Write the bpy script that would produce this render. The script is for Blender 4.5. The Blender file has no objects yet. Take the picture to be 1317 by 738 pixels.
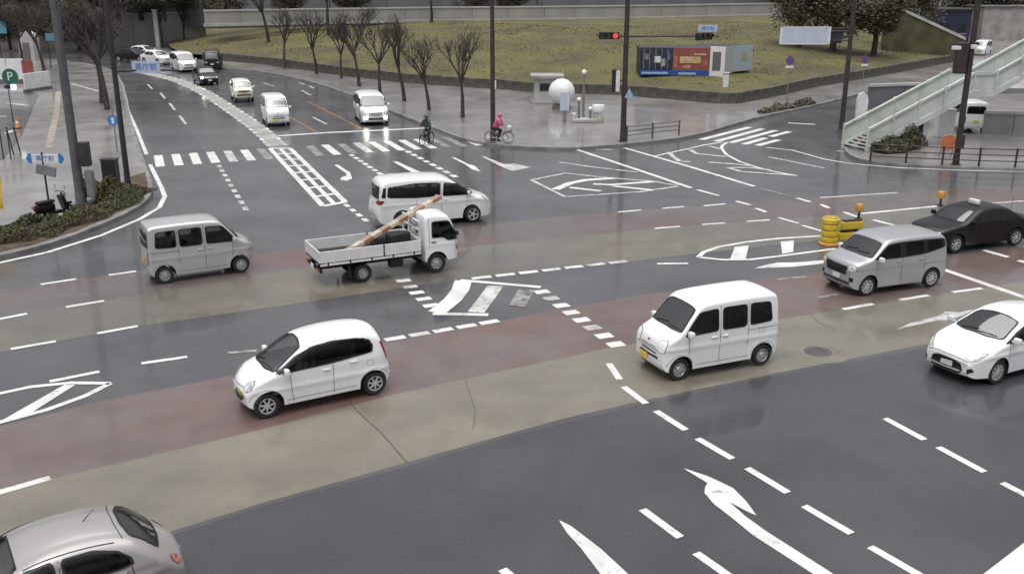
import bpy, bmesh, math, random
import numpy as np
from mathutils import Vector, Matrix
from mathutils.bvhtree import BVHTree
from mathutils.geometry import tessellate_polygon
R = math.radians
random.seed(7)
scn = bpy.context.scene
C = scn.collection

# ------------------------------------------------------------------ camera
FPX, PW, PH, CH, PITCH = 1254.3, 1317.0, 738.0, 9.32, R(17.65)
cd = bpy.data.cameras.new('camera'); cam = bpy.data.objects.new('camera', cd); C.objects.link(cam)
cam.location = (0, 0, CH); cam.rotation_euler = (R(90) - PITCH, 0, 0)
cd.sensor_width = 36.0; cd.lens = FPX / PW * 36.0; cd.clip_end = 3000; cd.clip_start = 0.2
scn.camera = cam
# ------------------------------------------------------------------ light
world = bpy.data.worlds.new('World'); scn.world = world; world.use_nodes = True
wn = world.node_tree; wn.nodes.clear()
sky = wn.nodes.new('ShaderNodeTexSky'); sky.sky_type = 'NISHITA'; sky.sun_disc = False
sky.sun_elevation = R(72); sky.sun_rotation = R(200); sky.dust_density = 8.0; sky.air_density = 1.0; sky.ozone_density = 1.0
hs = wn.nodes.new('ShaderNodeHueSaturation'); hs.inputs['Saturation'].default_value = 0.2
bg = wn.nodes.new('ShaderNodeBackground'); bg.inputs['Strength'].default_value = 0.11
wo = wn.nodes.new('ShaderNodeOutputWorld')
wn.links.new(sky.outputs[0], hs.inputs['Color']); wn.links.new(hs.outputs[0], bg.inputs['Color']); wn.links.new(bg.outputs[0], wo.inputs['Surface'])
sl = bpy.data.lights.new('sun', 'SUN'); sl.energy = 0.8; sl.angle = R(50); sl.color = (1.0, 0.97, 0.93)
so = bpy.data.objects.new('sun', sl); C.objects.link(so)
so.rotation_euler = (R(90 - 72), 0, R(180 - 200 + 180))
scn.view_settings.view_transform = 'Standard'; scn.view_settings.look = 'None'
scn.view_settings.gamma = 1.0; scn.view_settings.exposure = 0.5

# ------------------------------------------------------------------ pixel -> place
def ray(px, py):
    x = (px - PW / 2) / FPX; y = -(py - PH / 2) / FPX
    c, s = math.cos(PITCH), math.sin(PITCH)
    return Vector((x, c + y * s, -s + y * c))
def G(px, py, z=0.0):
    r = ray(px, py); t = (z - CH) / r.z
    return Vector((r.x * t, r.y * t, z))
def D(px, py, Y):
    r = ray(px, py); t = Y / r.y
    return Vector((r.x * t, Y, CH + r.z * t))
def HT(base, topy, z0=0.0):
    p = G(base[0], base[1], z0)
    return D(base[0], topy, p.y).z - z0

# ------------------------------------------------------------------ materials
MATS = {}
def mat(name, col, rough=0.5, metal=0.0, coat=0.0, var=0.0, scale=8.0, bump=0.0, bscale=60.0, rvar=0.0, spec=0.5, emit=None, estr=0.0, col2=None, detail=6.0, lo=0.35, hi=0.65):
    if name in MATS: return MATS[name]
    m = bpy.data.materials.new(name); m.use_nodes = True
    nt = m.node_tree; b = nt.nodes['Principled BSDF']
    b.inputs['Base Color'].default_value = (*col, 1); b.inputs['Roughness'].default_value = rough
    b.inputs['Metallic'].default_value = metal; b.inputs['Coat Weight'].default_value = coat
    b.inputs['Coat Roughness'].default_value = 0.06
    b.inputs['Specular IOR Level'].default_value = spec
    if emit: b.inputs['Emission Color'].default_value = (*emit, 1); b.inputs['Emission Strength'].default_value = estr
    if var or col2 or rvar or bump:
        tc = nt.nodes.new('ShaderNodeTexCoord')
        n = nt.nodes.new('ShaderNodeTexNoise'); n.inputs['Scale'].default_value = scale; n.inputs['Detail'].default_value = detail
        nt.links.new(tc.outputs['Object'], n.inputs['Vector'])
        if var or col2:
            c2 = col2 if col2 else tuple(c * (1 - var) for c in col)
            c1 = col if col2 else tuple(min(1, c * (1 + var)) for c in col)
            mr = nt.nodes.new('ShaderNodeMapRange'); mr.inputs[1].default_value = lo; mr.inputs[2].default_value = hi
            nt.links.new(n.outputs['Fac'], mr.inputs[0])
            mx = nt.nodes.new('ShaderNodeMix'); mx.data_type = 'RGBA'
            mx.inputs['A'].default_value = (*c1, 1); mx.inputs['B'].default_value = (*c2, 1)
            nt.links.new(mr.outputs[0], mx.inputs['Factor']); nt.links.new(mx.outputs['Result'], b.inputs['Base Color'])
        if rvar:
            n2 = nt.nodes.new('ShaderNodeTexNoise'); n2.inputs['Scale'].default_value = scale * 0.6; n2.inputs['Detail'].default_value = 4
            nt.links.new(tc.outputs['Object'], n2.inputs['Vector'])
            m2 = nt.nodes.new('ShaderNodeMapRange'); m2.inputs[1].default_value = 0.3; m2.inputs[2].default_value = 0.7
            m2.inputs[3].default_value = max(0.02, rough - rvar); m2.inputs[4].default_value = min(1, rough + rvar)
            nt.links.new(n2.outputs['Fac'], m2.inputs[0]); nt.links.new(m2.outputs[0], b.inputs['Roughness'])
        if bump:
            n3 = nt.nodes.new('ShaderNodeTexNoise'); n3.inputs['Scale'].default_value = bscale; n3.inputs['Detail'].default_value = 3
            nt.links.new(tc.outputs['Object'], n3.inputs['Vector'])
            bp = nt.nodes.new('ShaderNodeBump'); bp.inputs['Strength'].default_value = bump; bp.inputs['Distance'].default_value = 0.01
            nt.links.new(n3.outputs['Fac'], bp.inputs['Height']); nt.links.new(bp.outputs[0], b.inputs['Normal'])
    MATS[name] = m; return m

def road_mat(name, colA, colB, speck, rlo, rhi, wear=None, wscale=0.12, wlo=0.45, whi=0.62, streak=0.0, wet=0.9):
    """wet road surface: broad patches, tyre-polished streaks, fine aggregate, uneven wetness"""
    m = bpy.data.materials.new(name); m.use_nodes = True; nt = m.node_tree; b = nt.nodes['Principled BSDF']; L = nt.links.new
    geo = nt.nodes.new('ShaderNodeNewGeometry')
    def noise(scale, detail=4, rough=0.5, stretch=None):
        n = nt.nodes.new('ShaderNodeTexNoise'); n.inputs['Scale'].default_value = scale; n.inputs['Detail'].default_value = detail; n.inputs['Roughness'].default_value = rough
        if stretch:
            mp = nt.nodes.new('ShaderNodeMapping'); mp.inputs['Rotation'].default_value = (0, 0, stretch[0]); mp.inputs['Scale'].default_value = stretch[1]
            L(geo.outputs['Position'], mp.inputs['Vector']); L(mp.outputs[0], n.inputs['Vector'])
        else: L(geo.outputs['Position'], n.inputs['Vector'])
        return n.outputs['Fac']
    def rng(src, a, bb, c, d):
        r = nt.nodes.new('ShaderNodeMapRange'); r.inputs[1].default_value = a; r.inputs[2].default_value = bb; r.inputs[3].default_value = c; r.inputs[4].default_value = d
        L(src, r.inputs[0]); return r.outputs[0]
    def mix(f, a, bb, mode='MIX'):
        x = nt.nodes.new('ShaderNodeMix'); x.data_type = 'RGBA'; x.blend_type = mode
        for s, v in (('Factor', f), ('A', a), ('B', bb)):
            if isinstance(v, tuple): x.inputs[s].default_value = (*v, 1)
            elif isinstance(v, (int, float)): x.inputs[s].default_value = v
            else: L(v, x.inputs[s])
        return x.outputs['Result']
    col = mix(rng(noise(0.22, 5), 0.35, 0.65, 0, 1), colA, colB)
    if wear: col = mix(rng(noise(wscale, 5, 0.6), wlo, whi, 0, 1), col, wear)
    if streak:
        st = rng(noise(1.0, 3, 0.5, (streak, (0.05, 0.9, 1.0))), 0.42, 0.68, 0, 0.45)
        col = mix(st, col, tuple(c * 0.62 for c in colA))
    blot = rng(noise(0.8, 4, 0.55), 0.45, 0.72, 0, 0.45)
    col = mix(blot, col, tuple(c * 0.6 for c in colB))
    sp = rng(noise(38, 2), 0.3, 0.7, 1 - speck, 1 + speck)
    hsv = nt.nodes.new('ShaderNodeHueSaturation'); L(col, hsv.inputs['Color']); L(sp, hsv.inputs['Value'])
    L(hsv.outputs[0], b.inputs['Base Color'])
    L(rng(noise(0.35, 5, 0.6), 0.33, 0.67, rlo, rhi), b.inputs['Roughness'])
    bp = nt.nodes.new('ShaderNodeBump'); bp.inputs['Strength'].default_value = 0.25; bp.inputs['Distance'].default_value = 0.008
    L(noise(45, 3), bp.inputs['Height']); L(bp.outputs[0], b.inputs['Normal'])
    # film of water, thicker in some places
    L(rng(noise(0.28, 6, 0.62), 0.36, 0.60, 0.38, wet), b.inputs['Coat Weight']); b.inputs['Coat IOR'].default_value = 1.33
    L(rng(noise(0.9, 5, 0.6), 0.35, 0.65, 0.04, 0.16), b.inputs['Coat Roughness'])
    MATS[name] = m; return m

def paint_mat(name, wear_hi, under, col=(0.78, 0.78, 0.77)):
    """road paint, worn through to the surface underneath where the noise is high"""
    m = bpy.data.materials.new(name); m.use_nodes = True; nt = m.node_tree; b = nt.nodes['Principled BSDF']; L = nt.links.new
    geo = nt.nodes.new('ShaderNodeNewGeometry')
    n = nt.nodes.new('ShaderNodeTexNoise'); n.inputs['Scale'].default_value = 3.2; n.inputs['Detail'].default_value = 7; n.inputs['Roughness'].default_value = 0.6
    L(geo.outputs['Position'], n.inputs['Vector'])
    r = nt.nodes.new('ShaderNodeMapRange'); r.inputs[1].default_value = wear_hi; r.inputs[2].default_value = wear_hi + 0.22; L(n.outputs['Fac'], r.inputs[0])
    n2 = nt.nodes.new('ShaderNodeTexNoise'); n2.inputs['Scale'].default_value = 1.1; L(geo.outputs['Position'], n2.inputs['Vector'])
    r2 = nt.nodes.new('ShaderNodeMapRange'); r2.inputs[1].default_value = 0.3; r2.inputs[2].default_value = 0.7; r2.inputs[3].default_value = 0.70; r2.inputs[4].default_value = 1.0; L(n2.outputs['Fac'], r2.inputs[0])
    x = nt.nodes.new('ShaderNodeMix'); x.data_type = 'RGBA'; x.inputs['A'].default_value = (*col, 1); x.inputs['B'].default_value = (*under, 1)
    L(r.outputs[0], x.inputs['Factor'])
    h = nt.nodes.new('ShaderNodeHueSaturation'); L(x.outputs['Result'], h.inputs['Color']); L(r2.outputs[0], h.inputs['Value']); L(h.outputs[0], b.inputs['Base Color'])
    b.inputs['Roughness'].default_value = 0.38
    MATS[name] = m; return m

ASPH = road_mat('asphalt', (0.062, 0.060, 0.067), (0.094, 0.091, 0.099), 0.34, 0.24, 0.45)
ASPHD = road_mat('asphalt_new', (0.043, 0.0415, 0.049), (0.062, 0.060, 0.068), 0.34, 0.26, 0.46)
OLIVE = road_mat('beige_asphalt', (0.215, 0.196, 0.155), (0.175, 0.160, 0.130), 0.22, 0.25, 0.48, streak=R(12))
OLIVE2 = road_mat('beige_asphalt_worn', (0.190, 0.170, 0.128), (0.140, 0.128, 0.108), 0.2, 0.24, 0.46, wear=(0.118, 0.108, 0.102), streak=R(12))
REDM = road_mat('red_asphalt', (0.155, 0.094, 0.084), (0.130, 0.086, 0.080), 0.22, 0.24, 0.46, wear=(0.150, 0.126, 0.123), wscale=0.16)
REDW = road_mat('red_asphalt_worn', (0.135, 0.068, 0.060), (0.115, 0.078, 0.072), 0.2, 0.23, 0.46, wear=(0.122, 0.106, 0.101), wscale=0.13, wlo=0.38, whi=0.56)
PAVE = road_mat('pavement', (0.30, 0.288, 0.278), (0.25, 0.238, 0.232), 0.10, 0.26, 0.5, wear=(0.20, 0.190, 0.184), wscale=0.3)
PAVE2 = road_mat('plaza_paving', (0.255, 0.243, 0.234), (0.215, 0.205, 0.20), 0.10, 0.28, 0.5, wear=(0.185, 0.174, 0.166), wscale=0.2)
KERB = mat('kerb_stone', (0.20, 0.195, 0.19), 0.6, var=0.25, scale=1.2, bump=0.2)
GROUND = mat('ground', (0.11, 0.105, 0.095), 0.8, var=0.2, scale=0.1)
WHITE = paint_mat('road_paint', 0.57, (0.10, 0.10, 0.105))
WORN = paint_mat('road_paint_worn', 0.50, (0.10, 0.10, 0.10), (0.62, 0.62, 0.61))
FADED = paint_mat('road_paint_faded', 0.40, (0.115, 0.11, 0.108), (0.42, 0.42, 0.41))
YEL = paint_mat('road_paint_yellow', 0.46, (0.09, 0.09, 0.09), (0.40, 0.23, 0.10))
def glass_mat(name, tint, rough=0.03, ior=1.55):
    m = bpy.data.materials.new(name); m.use_nodes = True; nt = m.node_tree; nt.nodes.clear(); L = nt.links.new
    o = nt.nodes.new('ShaderNodeOutputMaterial'); mx = nt.nodes.new('ShaderNodeMixShader'); tr = nt.nodes.new('ShaderNodeBsdfTransparent'); gl = nt.nodes.new('ShaderNodeBsdfGlossy'); fr = nt.nodes.new('ShaderNodeFresnel')
    tc = nt.nodes.new('ShaderNodeTexCoord'); n = nt.nodes.new('ShaderNodeTexNoise'); n.inputs['Scale'].default_value = 3.0; n.inputs['Detail'].default_value = 5
    r = nt.nodes.new('ShaderNodeMapRange'); r.inputs[3].default_value = tint * 0.85; r.inputs[4].default_value = tint * 1.1
    L(tc.outputs['Object'], n.inputs['Vector']); L(n.outputs['Fac'], r.inputs[0]); L(r.outputs[0], tr.inputs['Color'])
    fr.inputs['IOR'].default_value = ior; gl.inputs['Roughness'].default_value = rough
    L(fr.outputs[0], mx.inputs['Fac']); L(tr.outputs[0], mx.inputs[1]); L(gl.outputs[0], mx.inputs[2]); L(mx.outputs[0], o.inputs['Surface'])
    MATS[name] = m; return m
GLASS = glass_mat('tinted_glass', 0.55, .03, 1.6)
GLASSF = glass_mat('windscreen_glass', 0.85, .04, 3.0)
PANE = mat('dark_pane', (0.022, 0.025, 0.028), 0.08, var=0.3, scale=2)
SEATM = mat('seat_cloth', (0.14, 0.135, 0.135), 0.85, var=0.2, scale=6)
SEATB = mat('seat_cloth_beige', (0.16, 0.145, 0.12), 0.85, var=0.2, scale=6)
RUB = mat('black_rubber', (0.012, 0.012, 0.013), 0.55, var=0.2, scale=30)
TYRE = mat('tyre_rubber', (0.016, 0.016, 0.017), 0.75, bump=0.3, bscale=80)
UNDER = mat('underbody_black', (0.012, 0.012, 0.012), 0.8, var=0.2)
ALLOY = mat('alloy', (0.55, 0.56, 0.57), 0.4, metal=0.4, var=0.15, scale=6)
STEEL = mat('steel_wheel', (0.40, 0.40, 0.41), 0.45, metal=0.4, var=0.15, scale=6)
CHROME = mat('chrome', (0.7, 0.7, 0.71), 0.15, metal=1.0, var=0.1)
LAMPC = mat('clear_lamp', (0.52, 0.54, 0.55), 0.12, coat=0.6, var=0.35, scale=14)
LAMPR = mat('red_lamp', (0.30, 0.012, 0.012), 0.15, coat=0.6, var=0.2)
LAMPO = mat('amber_lamp', (0.6, 0.22, 0.03), 0.2, coat=0.5, var=0.2)
LIT = mat('lit_headlamp', (0.9, 0.9, 0.85), 0.2, emit=(1.0, 0.93, 0.75), estr=40, var=0.05)
PLW = mat('white_plate', (0.72, 0.73, 0.72), 0.45, var=0.12, scale=20)
PLY = mat('yellow_plate', (0.68, 0.47, 0.07), 0.45, var=0.12, scale=20)
CARW = mat('white_car_paint', (0.78, 0.79, 0.81), 0.28, coat=0.5, var=.015, scale=.6, detail=1)
CARW2 = mat('pearl_white_paint', (0.74, 0.75, 0.76), 0.25, coat=0.6, var=.015, scale=.6, detail=1)
CARS = mat('silver_car_paint', (0.52, 0.52, 0.525), 0.30, metal=0.35, coat=0.5, var=.015, scale=.6, detail=1)
CARG = mat('grey_silver_paint', (0.43, 0.445, 0.475), 0.28, metal=0.4, coat=0.5, var=.015, scale=.6, detail=1)
CARB = mat('beige_silver_paint', (0.385, 0.365, 0.36), 0.30, metal=0.3, coat=0.5, var=.015, scale=.6, detail=1)
CARK = mat('black_car_paint', (0.006, 0.006, 0.008), 0.35, coat=0.25, spec=0.3, var=.015, scale=.6, detail=1)
CARN = mat('dark_car_paint', (0.016, 0.015, 0.017), 0.3, coat=0.3, spec=0.3, var=.015, scale=.6, detail=1)
POLE = mat('grey_pole', (0.10, 0.10, 0.115), 0.5, var=0.2, scale=3)
POLEB = mat('brown_pole', (0.045, 0.034, 0.032), 0.5, var=0.25, scale=3)
POLED = mat('dark_pole', (0.035, 0.033, 0.036), 0.5, var=0.25, scale=3)
BARK = mat('bark', (0.050, 0.042, 0.036), 0.85, var=0.35, scale=6, bump=0.5, bscale=25)
TWIG = mat('twigs', (0.055, 0.046, 0.042), 0.85, var=0.3, scale=6)
CONC = mat('concrete', (0.30, 0.29, 0.28), 0.75, var=0.22, scale=0.8, bump=0.15)
CONCL = mat('pale_concrete', (0.42, 0.41, 0.40), 0.7, var=0.15, scale=0.9, bump=0.1)
CONCD = mat('dark_concrete', (0.13, 0.125, 0.12), 0.8, var=0.3, scale=0.7, bump=0.2)
STONE = mat('wall_stone', (0.085, 0.078, 0.068), 0.8, var=0.4, scale=1.5, bump=0.4, bscale=10)
GRASS = mat('grass', (0.116, 0.110, 0.036), 0.9, col2=(0.068, 0.060, 0.032), scale=0.2, detail=10, bump=0.8, bscale=8)
LEAFG = mat('hedge_leaf', (0.13, 0.14, 0.035), 0.6, col2=(0.085, 0.070, 0.030), scale=0.9)
LEAFB = mat('brown_leaf', (0.095, 0.070, 0.040), 0.7, col2=(0.070, 0.090, 0.034), scale=1.0)
LEAFD = mat('evergreen_leaf', (0.075, 0.075, 0.045), 0.65, col2=(0.105, 0.086, 0.055), scale=0.5)
STAIR = mat('pale_green_steel', (0.52, 0.56, 0.525), 0.5, var=0.12, scale=1.2)
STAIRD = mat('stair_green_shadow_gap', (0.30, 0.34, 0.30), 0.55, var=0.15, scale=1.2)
PLASW = mat('white_board', (0.70, 0.71, 0.73), 0.45, var=0.08, scale=3)
PLASB = mat('blue_sign', (0.05, 0.20, 0.50), 0.45, var=0.1, scale=5)
PLASL = mat('pale_blue_sign', (0.30, 0.45, 0.62), 0.45, var=0.1, scale=5)
YELP = mat('yellow_plastic', (0.60, 0.43, 0.035), 0.4, var=0.1, scale=5)
ORNG = mat('orange_plastic', (0.72, 0.20, 0.05), 0.5, var=0.12, scale=4)
AMBR = mat('amber_delineator', (0.55, 0.27, 0.05), 0.5, var=0.12, scale=4)
BLK = mat('black_metal', (0.02, 0.02, 0.022), 0.5, var=0.2, scale=6)
REDP = mat('red_panel', (0.27, 0.075, 0.065), 0.5, var=0.15, scale=2)
GREYM = mat('grey_metal', (0.20, 0.20, 0.21), 0.45, var=0.15, scale=4)
SKIN = mat('skin', (0.50, 0.32, 0.24), 0.6, var=0.08)
PINK = mat('pink_raincoat', (0.60, 0.12, 0.26), 0.5, var=0.15, scale=6)
DKG = mat('dark_green_raincoat', (0.035, 0.05, 0.042), 0.5, var=0.25, scale=6)

def lined(m):
    """car shell: painted outside, dark trim inside"""
    nt = m.node_tree; b = nt.nodes['Principled BSDF']; g_ = nt.nodes.new('ShaderNodeNewGeometry'); x = nt.nodes.new('ShaderNodeMix'); x.data_type = 'RGBA'
    src = b.inputs['Base Color'].links[0].from_socket if b.inputs['Base Color'].links else None
    if src: nt.links.new(src, x.inputs['A'])
    else: x.inputs['A'].default_value = b.inputs['Base Color'].default_value
    x.inputs['B'].default_value = (.16, .155, .15, 1); nt.links.new(g_.outputs['Backfacing'], x.inputs['Factor']); nt.links.new(x.outputs['Result'], b.inputs['Base Color'])
for m_ in (CARW, CARW2, CARS, CARG, CARB, CARK, CARN): lined(m_)
# ------------------------------------------------------------------ mesh helpers
class MB:
    def __init__(s): s.v = []; s.f = []; s.m = []
    def add(s, vs, fs, mi=0):
        o = len(s.v); s.v += [tuple(p) for p in vs]
        for f in fs: s.f.append(tuple(i + o for i in f)); s.m.append(mi)
    def box(s, c, d, rz=0, mi=0, M=None, taper=1.0):
        hx, hy, hz = d[0] / 2, d[1] / 2, d[2] / 2
        vs = []
        for z in (-1, 1):
            k = taper if z > 0 else 1
            for x, y in ((-1, -1), (1, -1), (1, 1), (-1, 1)): vs.append(Vector((x * hx * k, y * hy * k, z * hz)))
        Rm = Matrix.Rotation(rz, 3, 'Z') if M is None else M
        vs = [Rm @ p + Vector(c) for p in vs]
        s.add(vs, [(0, 3, 2, 1), (4, 5, 6, 7), (0, 1, 5, 4), (1, 2, 6, 5), (2, 3, 7, 6), (3, 0, 4, 7)], mi)
        return s
    def bbox(s, c, d, b=0.02, rz=0, mi=0, M=None):
        """box with chamfered edges"""
        bm = bmesh.new(); bmesh.ops.create_cube(bm, size=1.0)
        bmesh.ops.scale(bm, vec=d, verts=bm.verts)
        bmesh.ops.bevel(bm, geom=bm.edges[:], offset=min(b, min(d) * 0.45), segments=2, profile=0.6, affect='EDGES')
        Rm = Matrix.Rotation(rz, 3, 'Z') if M is None else M
        bm.verts.index_update()
        s.add([Rm @ v.co + Vector(c) for v in bm.verts], [[v.index for v in f.verts] for f in bm.faces], mi); bm.free()
        return s
    def tube(s, pts, rad, n=8, mi=0, cap=True):
        pts = [Vector(p) for p in pts]
        if not hasattr(rad, '__len__'): rad = [rad] * len(pts)
        o = len(s.v); prev = None
        for i, p in enumerate(pts):
            t = (pts[min(i + 1, len(pts) - 1)] - pts[max(i - 1, 0)]).normalized()
            if prev is None:
                a = Vector((1, 0, 0)) if abs(t.x) < 0.8 else Vector((0, 1, 0)); u = t.cross(a).normalized()
            else: u = (prev - t * prev.dot(t)).normalized()
            prev = u; w = t.cross(u)
            for k in range(n):
                a = 2 * math.pi * k / n; s.v.append(tuple(p + (u * math.cos(a) + w * math.sin(a)) * rad[i]))
        for i in range(len(pts) - 1):
            for k in range(n):
                a = o + i * n + k; b = o + i * n + (k + 1) % n; s.f.append((a, b, b + n, a + n)); s.m.append(mi)
        if cap:
            s.f.append(tuple(o + k for k in reversed(range(n)))); s.m.append(mi)
            e = o + (len(pts) - 1) * n; s.f.append(tuple(e + k for k in range(n))); s.m.append(mi)
        return s
    def lathe(s, prof, n=24, axis='Z', c=(0, 0, 0), mi=0, cap=True):
        """prof: (r, h) list"""
        o = len(s.v); c = Vector(c)
        for r, h in prof:
            for k in range(n):
                a = 2 * math.pi * k / n; x, y = r * math.cos(a), r * math.sin(a)
                p = Vector((x, y, h)) if axis == 'Z' else (Vector((x, h, y)) if axis == 'Y' else Vector((h, x, y)))
                s.v.append(tuple(p + c))
        for i in range(len(prof) - 1):
            for k in range(n):
                a = o + i * n + k; b = o + i * n + (k + 1) % n
                s.f.append((a, b, b + n, a + n)); s.m.append(mi)
        if cap:
            s.f.append(tuple(o + k for k in reversed(range(n)))); s.m.append(mi)
            e = o + (len(prof) - 1) * n; s.f.append(tuple(e + k for k in range(n))); s.m.append(mi)
        return s
    def mesh(s, name, mats, smooth=None):
        me = bpy.data.meshes.new(name); me.from_pydata(s.v, [], s.f)
        if not isinstance(mats, (list, tuple)): mats = [mats]
        for m in mats: me.materials.append(m)
        me.polygons.foreach_set('material_index', s.m)
        bm = bmesh.new(); bm.from_mesh(me); bmesh.ops.recalc_face_normals(bm, faces=bm.faces); bm.to_mesh(me); bm.free()
        if smooth:
            me.polygons.foreach_set('use_smooth', [True] * len(me.polygons)); me.set_sharp_from_angle(angle=R(smooth))
        me.update(); return me
    def build(s, name, mats, parent=None, smooth=None):
        return link(name, s.mesh(name, mats, smooth), parent)
def link(name, me, parent=None, loc=None, rz=0):
    o = bpy.data.objects.new(name, me); C.objects.link(o)
    if parent: o.parent = parent
    if loc is not None: o.location = loc
    if rz: o.rotation_euler = (0, 0, rz)
    return o
def tag(o, label, cat, group=None):
    o['label'] = label; o['category'] = cat
    if group: o['group'] = group
    return o
def thing(name, label, cat, loc=(0, 0, 0), rz=0, group=None):
    o = link(name, None, None, loc, rz); o.empty_display_size = 0.2
    return tag(o, label, cat, group)
def struct(o): o['kind'] = 'structure'; return o
def chaikin(pts, it=1, closed=False, cut=0.25):
    pts = [tuple(p) for p in pts]
    for _ in range(it):
        q = []; n = len(pts)
        if not closed: q.append(pts[0])
        for i in range(n if closed else n - 1):
            a, b = pts[i], pts[(i + 1) % n]
            q.append(tuple(x + (y - x) * cut for x, y in zip(a, b))); q.append(tuple(x + (y - x) * (1 - cut) for x, y in zip(a, b)))
        if not closed: q.append(pts[-1])
        pts = q
    return pts
def text_mesh(s, size, m, parent, loc, rot, depth=0.004):
    cu = bpy.data.curves.new('lettering', 'FONT'); cu.body = s; cu.size = size; cu.extrude = depth; cu.align_x = 'CENTER'; cu.align_y = 'CENTER'
    t = bpy.data.objects.new('tmp_text', cu); C.objects.link(t)
    bpy.context.view_layer.update()
    me = bpy.data.meshes.new_from_object(t.evaluated_get(bpy.context.evaluated_depsgraph_get()))
    bpy.data.objects.remove(t); me.materials.clear(); me.materials.append(m)
    o = link('lettering', me, parent, loc); o.rotation_euler = rot; return o

# ================================================================== GROUND
def sheet(name, pts, m, z, parent=None):
    v = [Vector((p[0], p[1], 0)) for p in pts]
    tris = tessellate_polygon([v])
    b = MB(); b.add([(p.x, p.y, z) for p in v], tris)
    me = b.mesh(name, m)
    # normals up
    if me.polygons and me.polygons[0].normal.z < 0: me.flip_normals()
    return link(name, me, parent)
def gp(lst, z=0.0): return [G(x, y, z) for x, y in lst]
def slab(name, pts, m, z0, z1, parent=None):
    n = len(pts); b = MB()
    v = [Vector((p[0], p[1], 0)) for p in pts]
    b.add([(p.x, p.y, z1) for p in v] + [(p.x, p.y, z0) for p in v], [tuple(t) for t in tessellate_polygon([v])])
    for i in range(n):
        j = (i + 1) % n; b.f.append((i, j, j + n, i + n)); b.m.append(0)
    return b.build(name, m, parent)

gm = MB(); gm.add([(-1500, -300, -0.03), (1500, -300, -0.03), (1500, 2200, -0.03), (-1500, 2200, -0.03)], [(0, 1, 2, 3)])
struct(gm.build('ground', GROUND))
rm = MB(); rm.add([(-160, -20, 0), (160, -20, 0), (160, 230, 0), (-160, 230, 0)], [(0, 1, 2, 3)])
road = struct(rm.build('road', ASPH))

# ---- coloured strips of the main road
oliveLow = [(-260, 836), (-100, 785), (0, 751), (215, 685), (340, 646), (524, 594.5), (660, 556), (727, 538), (815, 518), (1003, 479), (1180, 445), (1317, 421), (1560, 384)]
redLow = [(-260, 700), (-100, 659), (0, 635), (64, 616), (258, 571), (340, 551), (498, 509), (660, 474), (780, 448), (1003, 411), (1084, 397.5), (1194, 381), (1317, 362), (1560, 330)]
redUp = [(-260, 608), (-100, 572), (0, 548), (129, 516), (292, 484), (495, 441), (640, 413), (698, 402), (820, 381), (1000, 357), (1100, 344), (1200, 331), (1317, 317), (1560, 290)]
sheet('beige_road_surface', gp(oliveLow) + gp(redLow)[::-1], OLIVE, 0.004, road)
sheet('red_road_surface', gp(redLow) + gp(redUp)[::-1], REDM, 0.004, road)
oliveUpLow = [(-260, 502), (-100, 471), (0, 453), (177, 420), (340, 396.5), (513, 371), (600, 358.5), (720, 345.5), (810, 336.5), (898, 326), (1000, 315), (1120, 303), (1317, 286), (1560, 268)]
oliveUpUp = [(-260, 452), (-100, 425.5), (0, 409.5), (134, 387), (330, 353), (600, 318), (720, 305), (842, 294), (990, 283), (1113, 274), (1205, 266), (1317, 258), (1560, 243)]
redUpUp = [(-260, 414), (-100, 391), (0, 375.5), (98, 359), (175, 349), (400, 317), (600, 291), (680, 283), (795, 272.5), (933, 262.5), (1055, 254), (1155, 247.5), (1317, 238), (1560, 225)]
sheet('beige_road_surface', gp(oliveUpLow) + gp(oliveUpUp)[::-1], OLIVE2, 0.004, road)
sheet('red_road_surface', gp(oliveUpUp) + gp(redUpUp)[::-1], REDW, 0.004, road)
sheet('dark_road_patch', gp([(180, 100), (212, 124), (232, 148), (246, 172), (264, 194), (200, 199), (189, 180), (172, 132)]), ASPHD, 0.004, road)
sheet('dark_road_patch', gp([(215, 690), (340, 650), (524, 599), (660, 560), (815, 522), (1003, 482), (1317, 425), (1450, 560), (1300, 900), (100, 900)]), ASPHD, 0.003, road)

# ---- painted markings
def strip(name, pts, w, m, z=0.010, parent=road, world=False, w2=None):
    P = [Vector((p[0], p[1], 0)) for p in pts] if world else [G(x, y) for x, y in pts]
    n = len(P); vs = []
    for i, p in enumerate(P):
        t = (P[min(i + 1, n - 1)] - P[max(i - 1, 0)]); t.z = 0; t.normalize(); k = Vector((-t.y, t.x, 0))
        ww = w + ((w2 - w) * i / (n - 1) if w2 else 0)
        vs += [p + k * ww / 2, p - k * ww / 2]
    b = MB(); b.add([(v.x, v.y, z) for v in vs], [(2 * i + 1, 2 * i + 3, 2 * i + 2, 2 * i) for i in range(n - 1)])
    return b.build(name, m, parent)
def dash(p, q, w=0.15, m=WHITE, name='lane_dash'): return strip(name, [p, q], w, m)
def dashes(p, q, n, fill, w, m=WHITE, name='lane_dash', jit=0.0):
    a, b = G(*p), G(*q)
    for i in range(n):
        s = a.lerp(b, i / n); e = a.lerp(b, (i + fill) / n)
        strip(name, [s, e], w, m, world=True)
def poly(name, lst, m=WHITE, z=0.011): return sheet(name, gp(lst), m, z, road)

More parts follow.
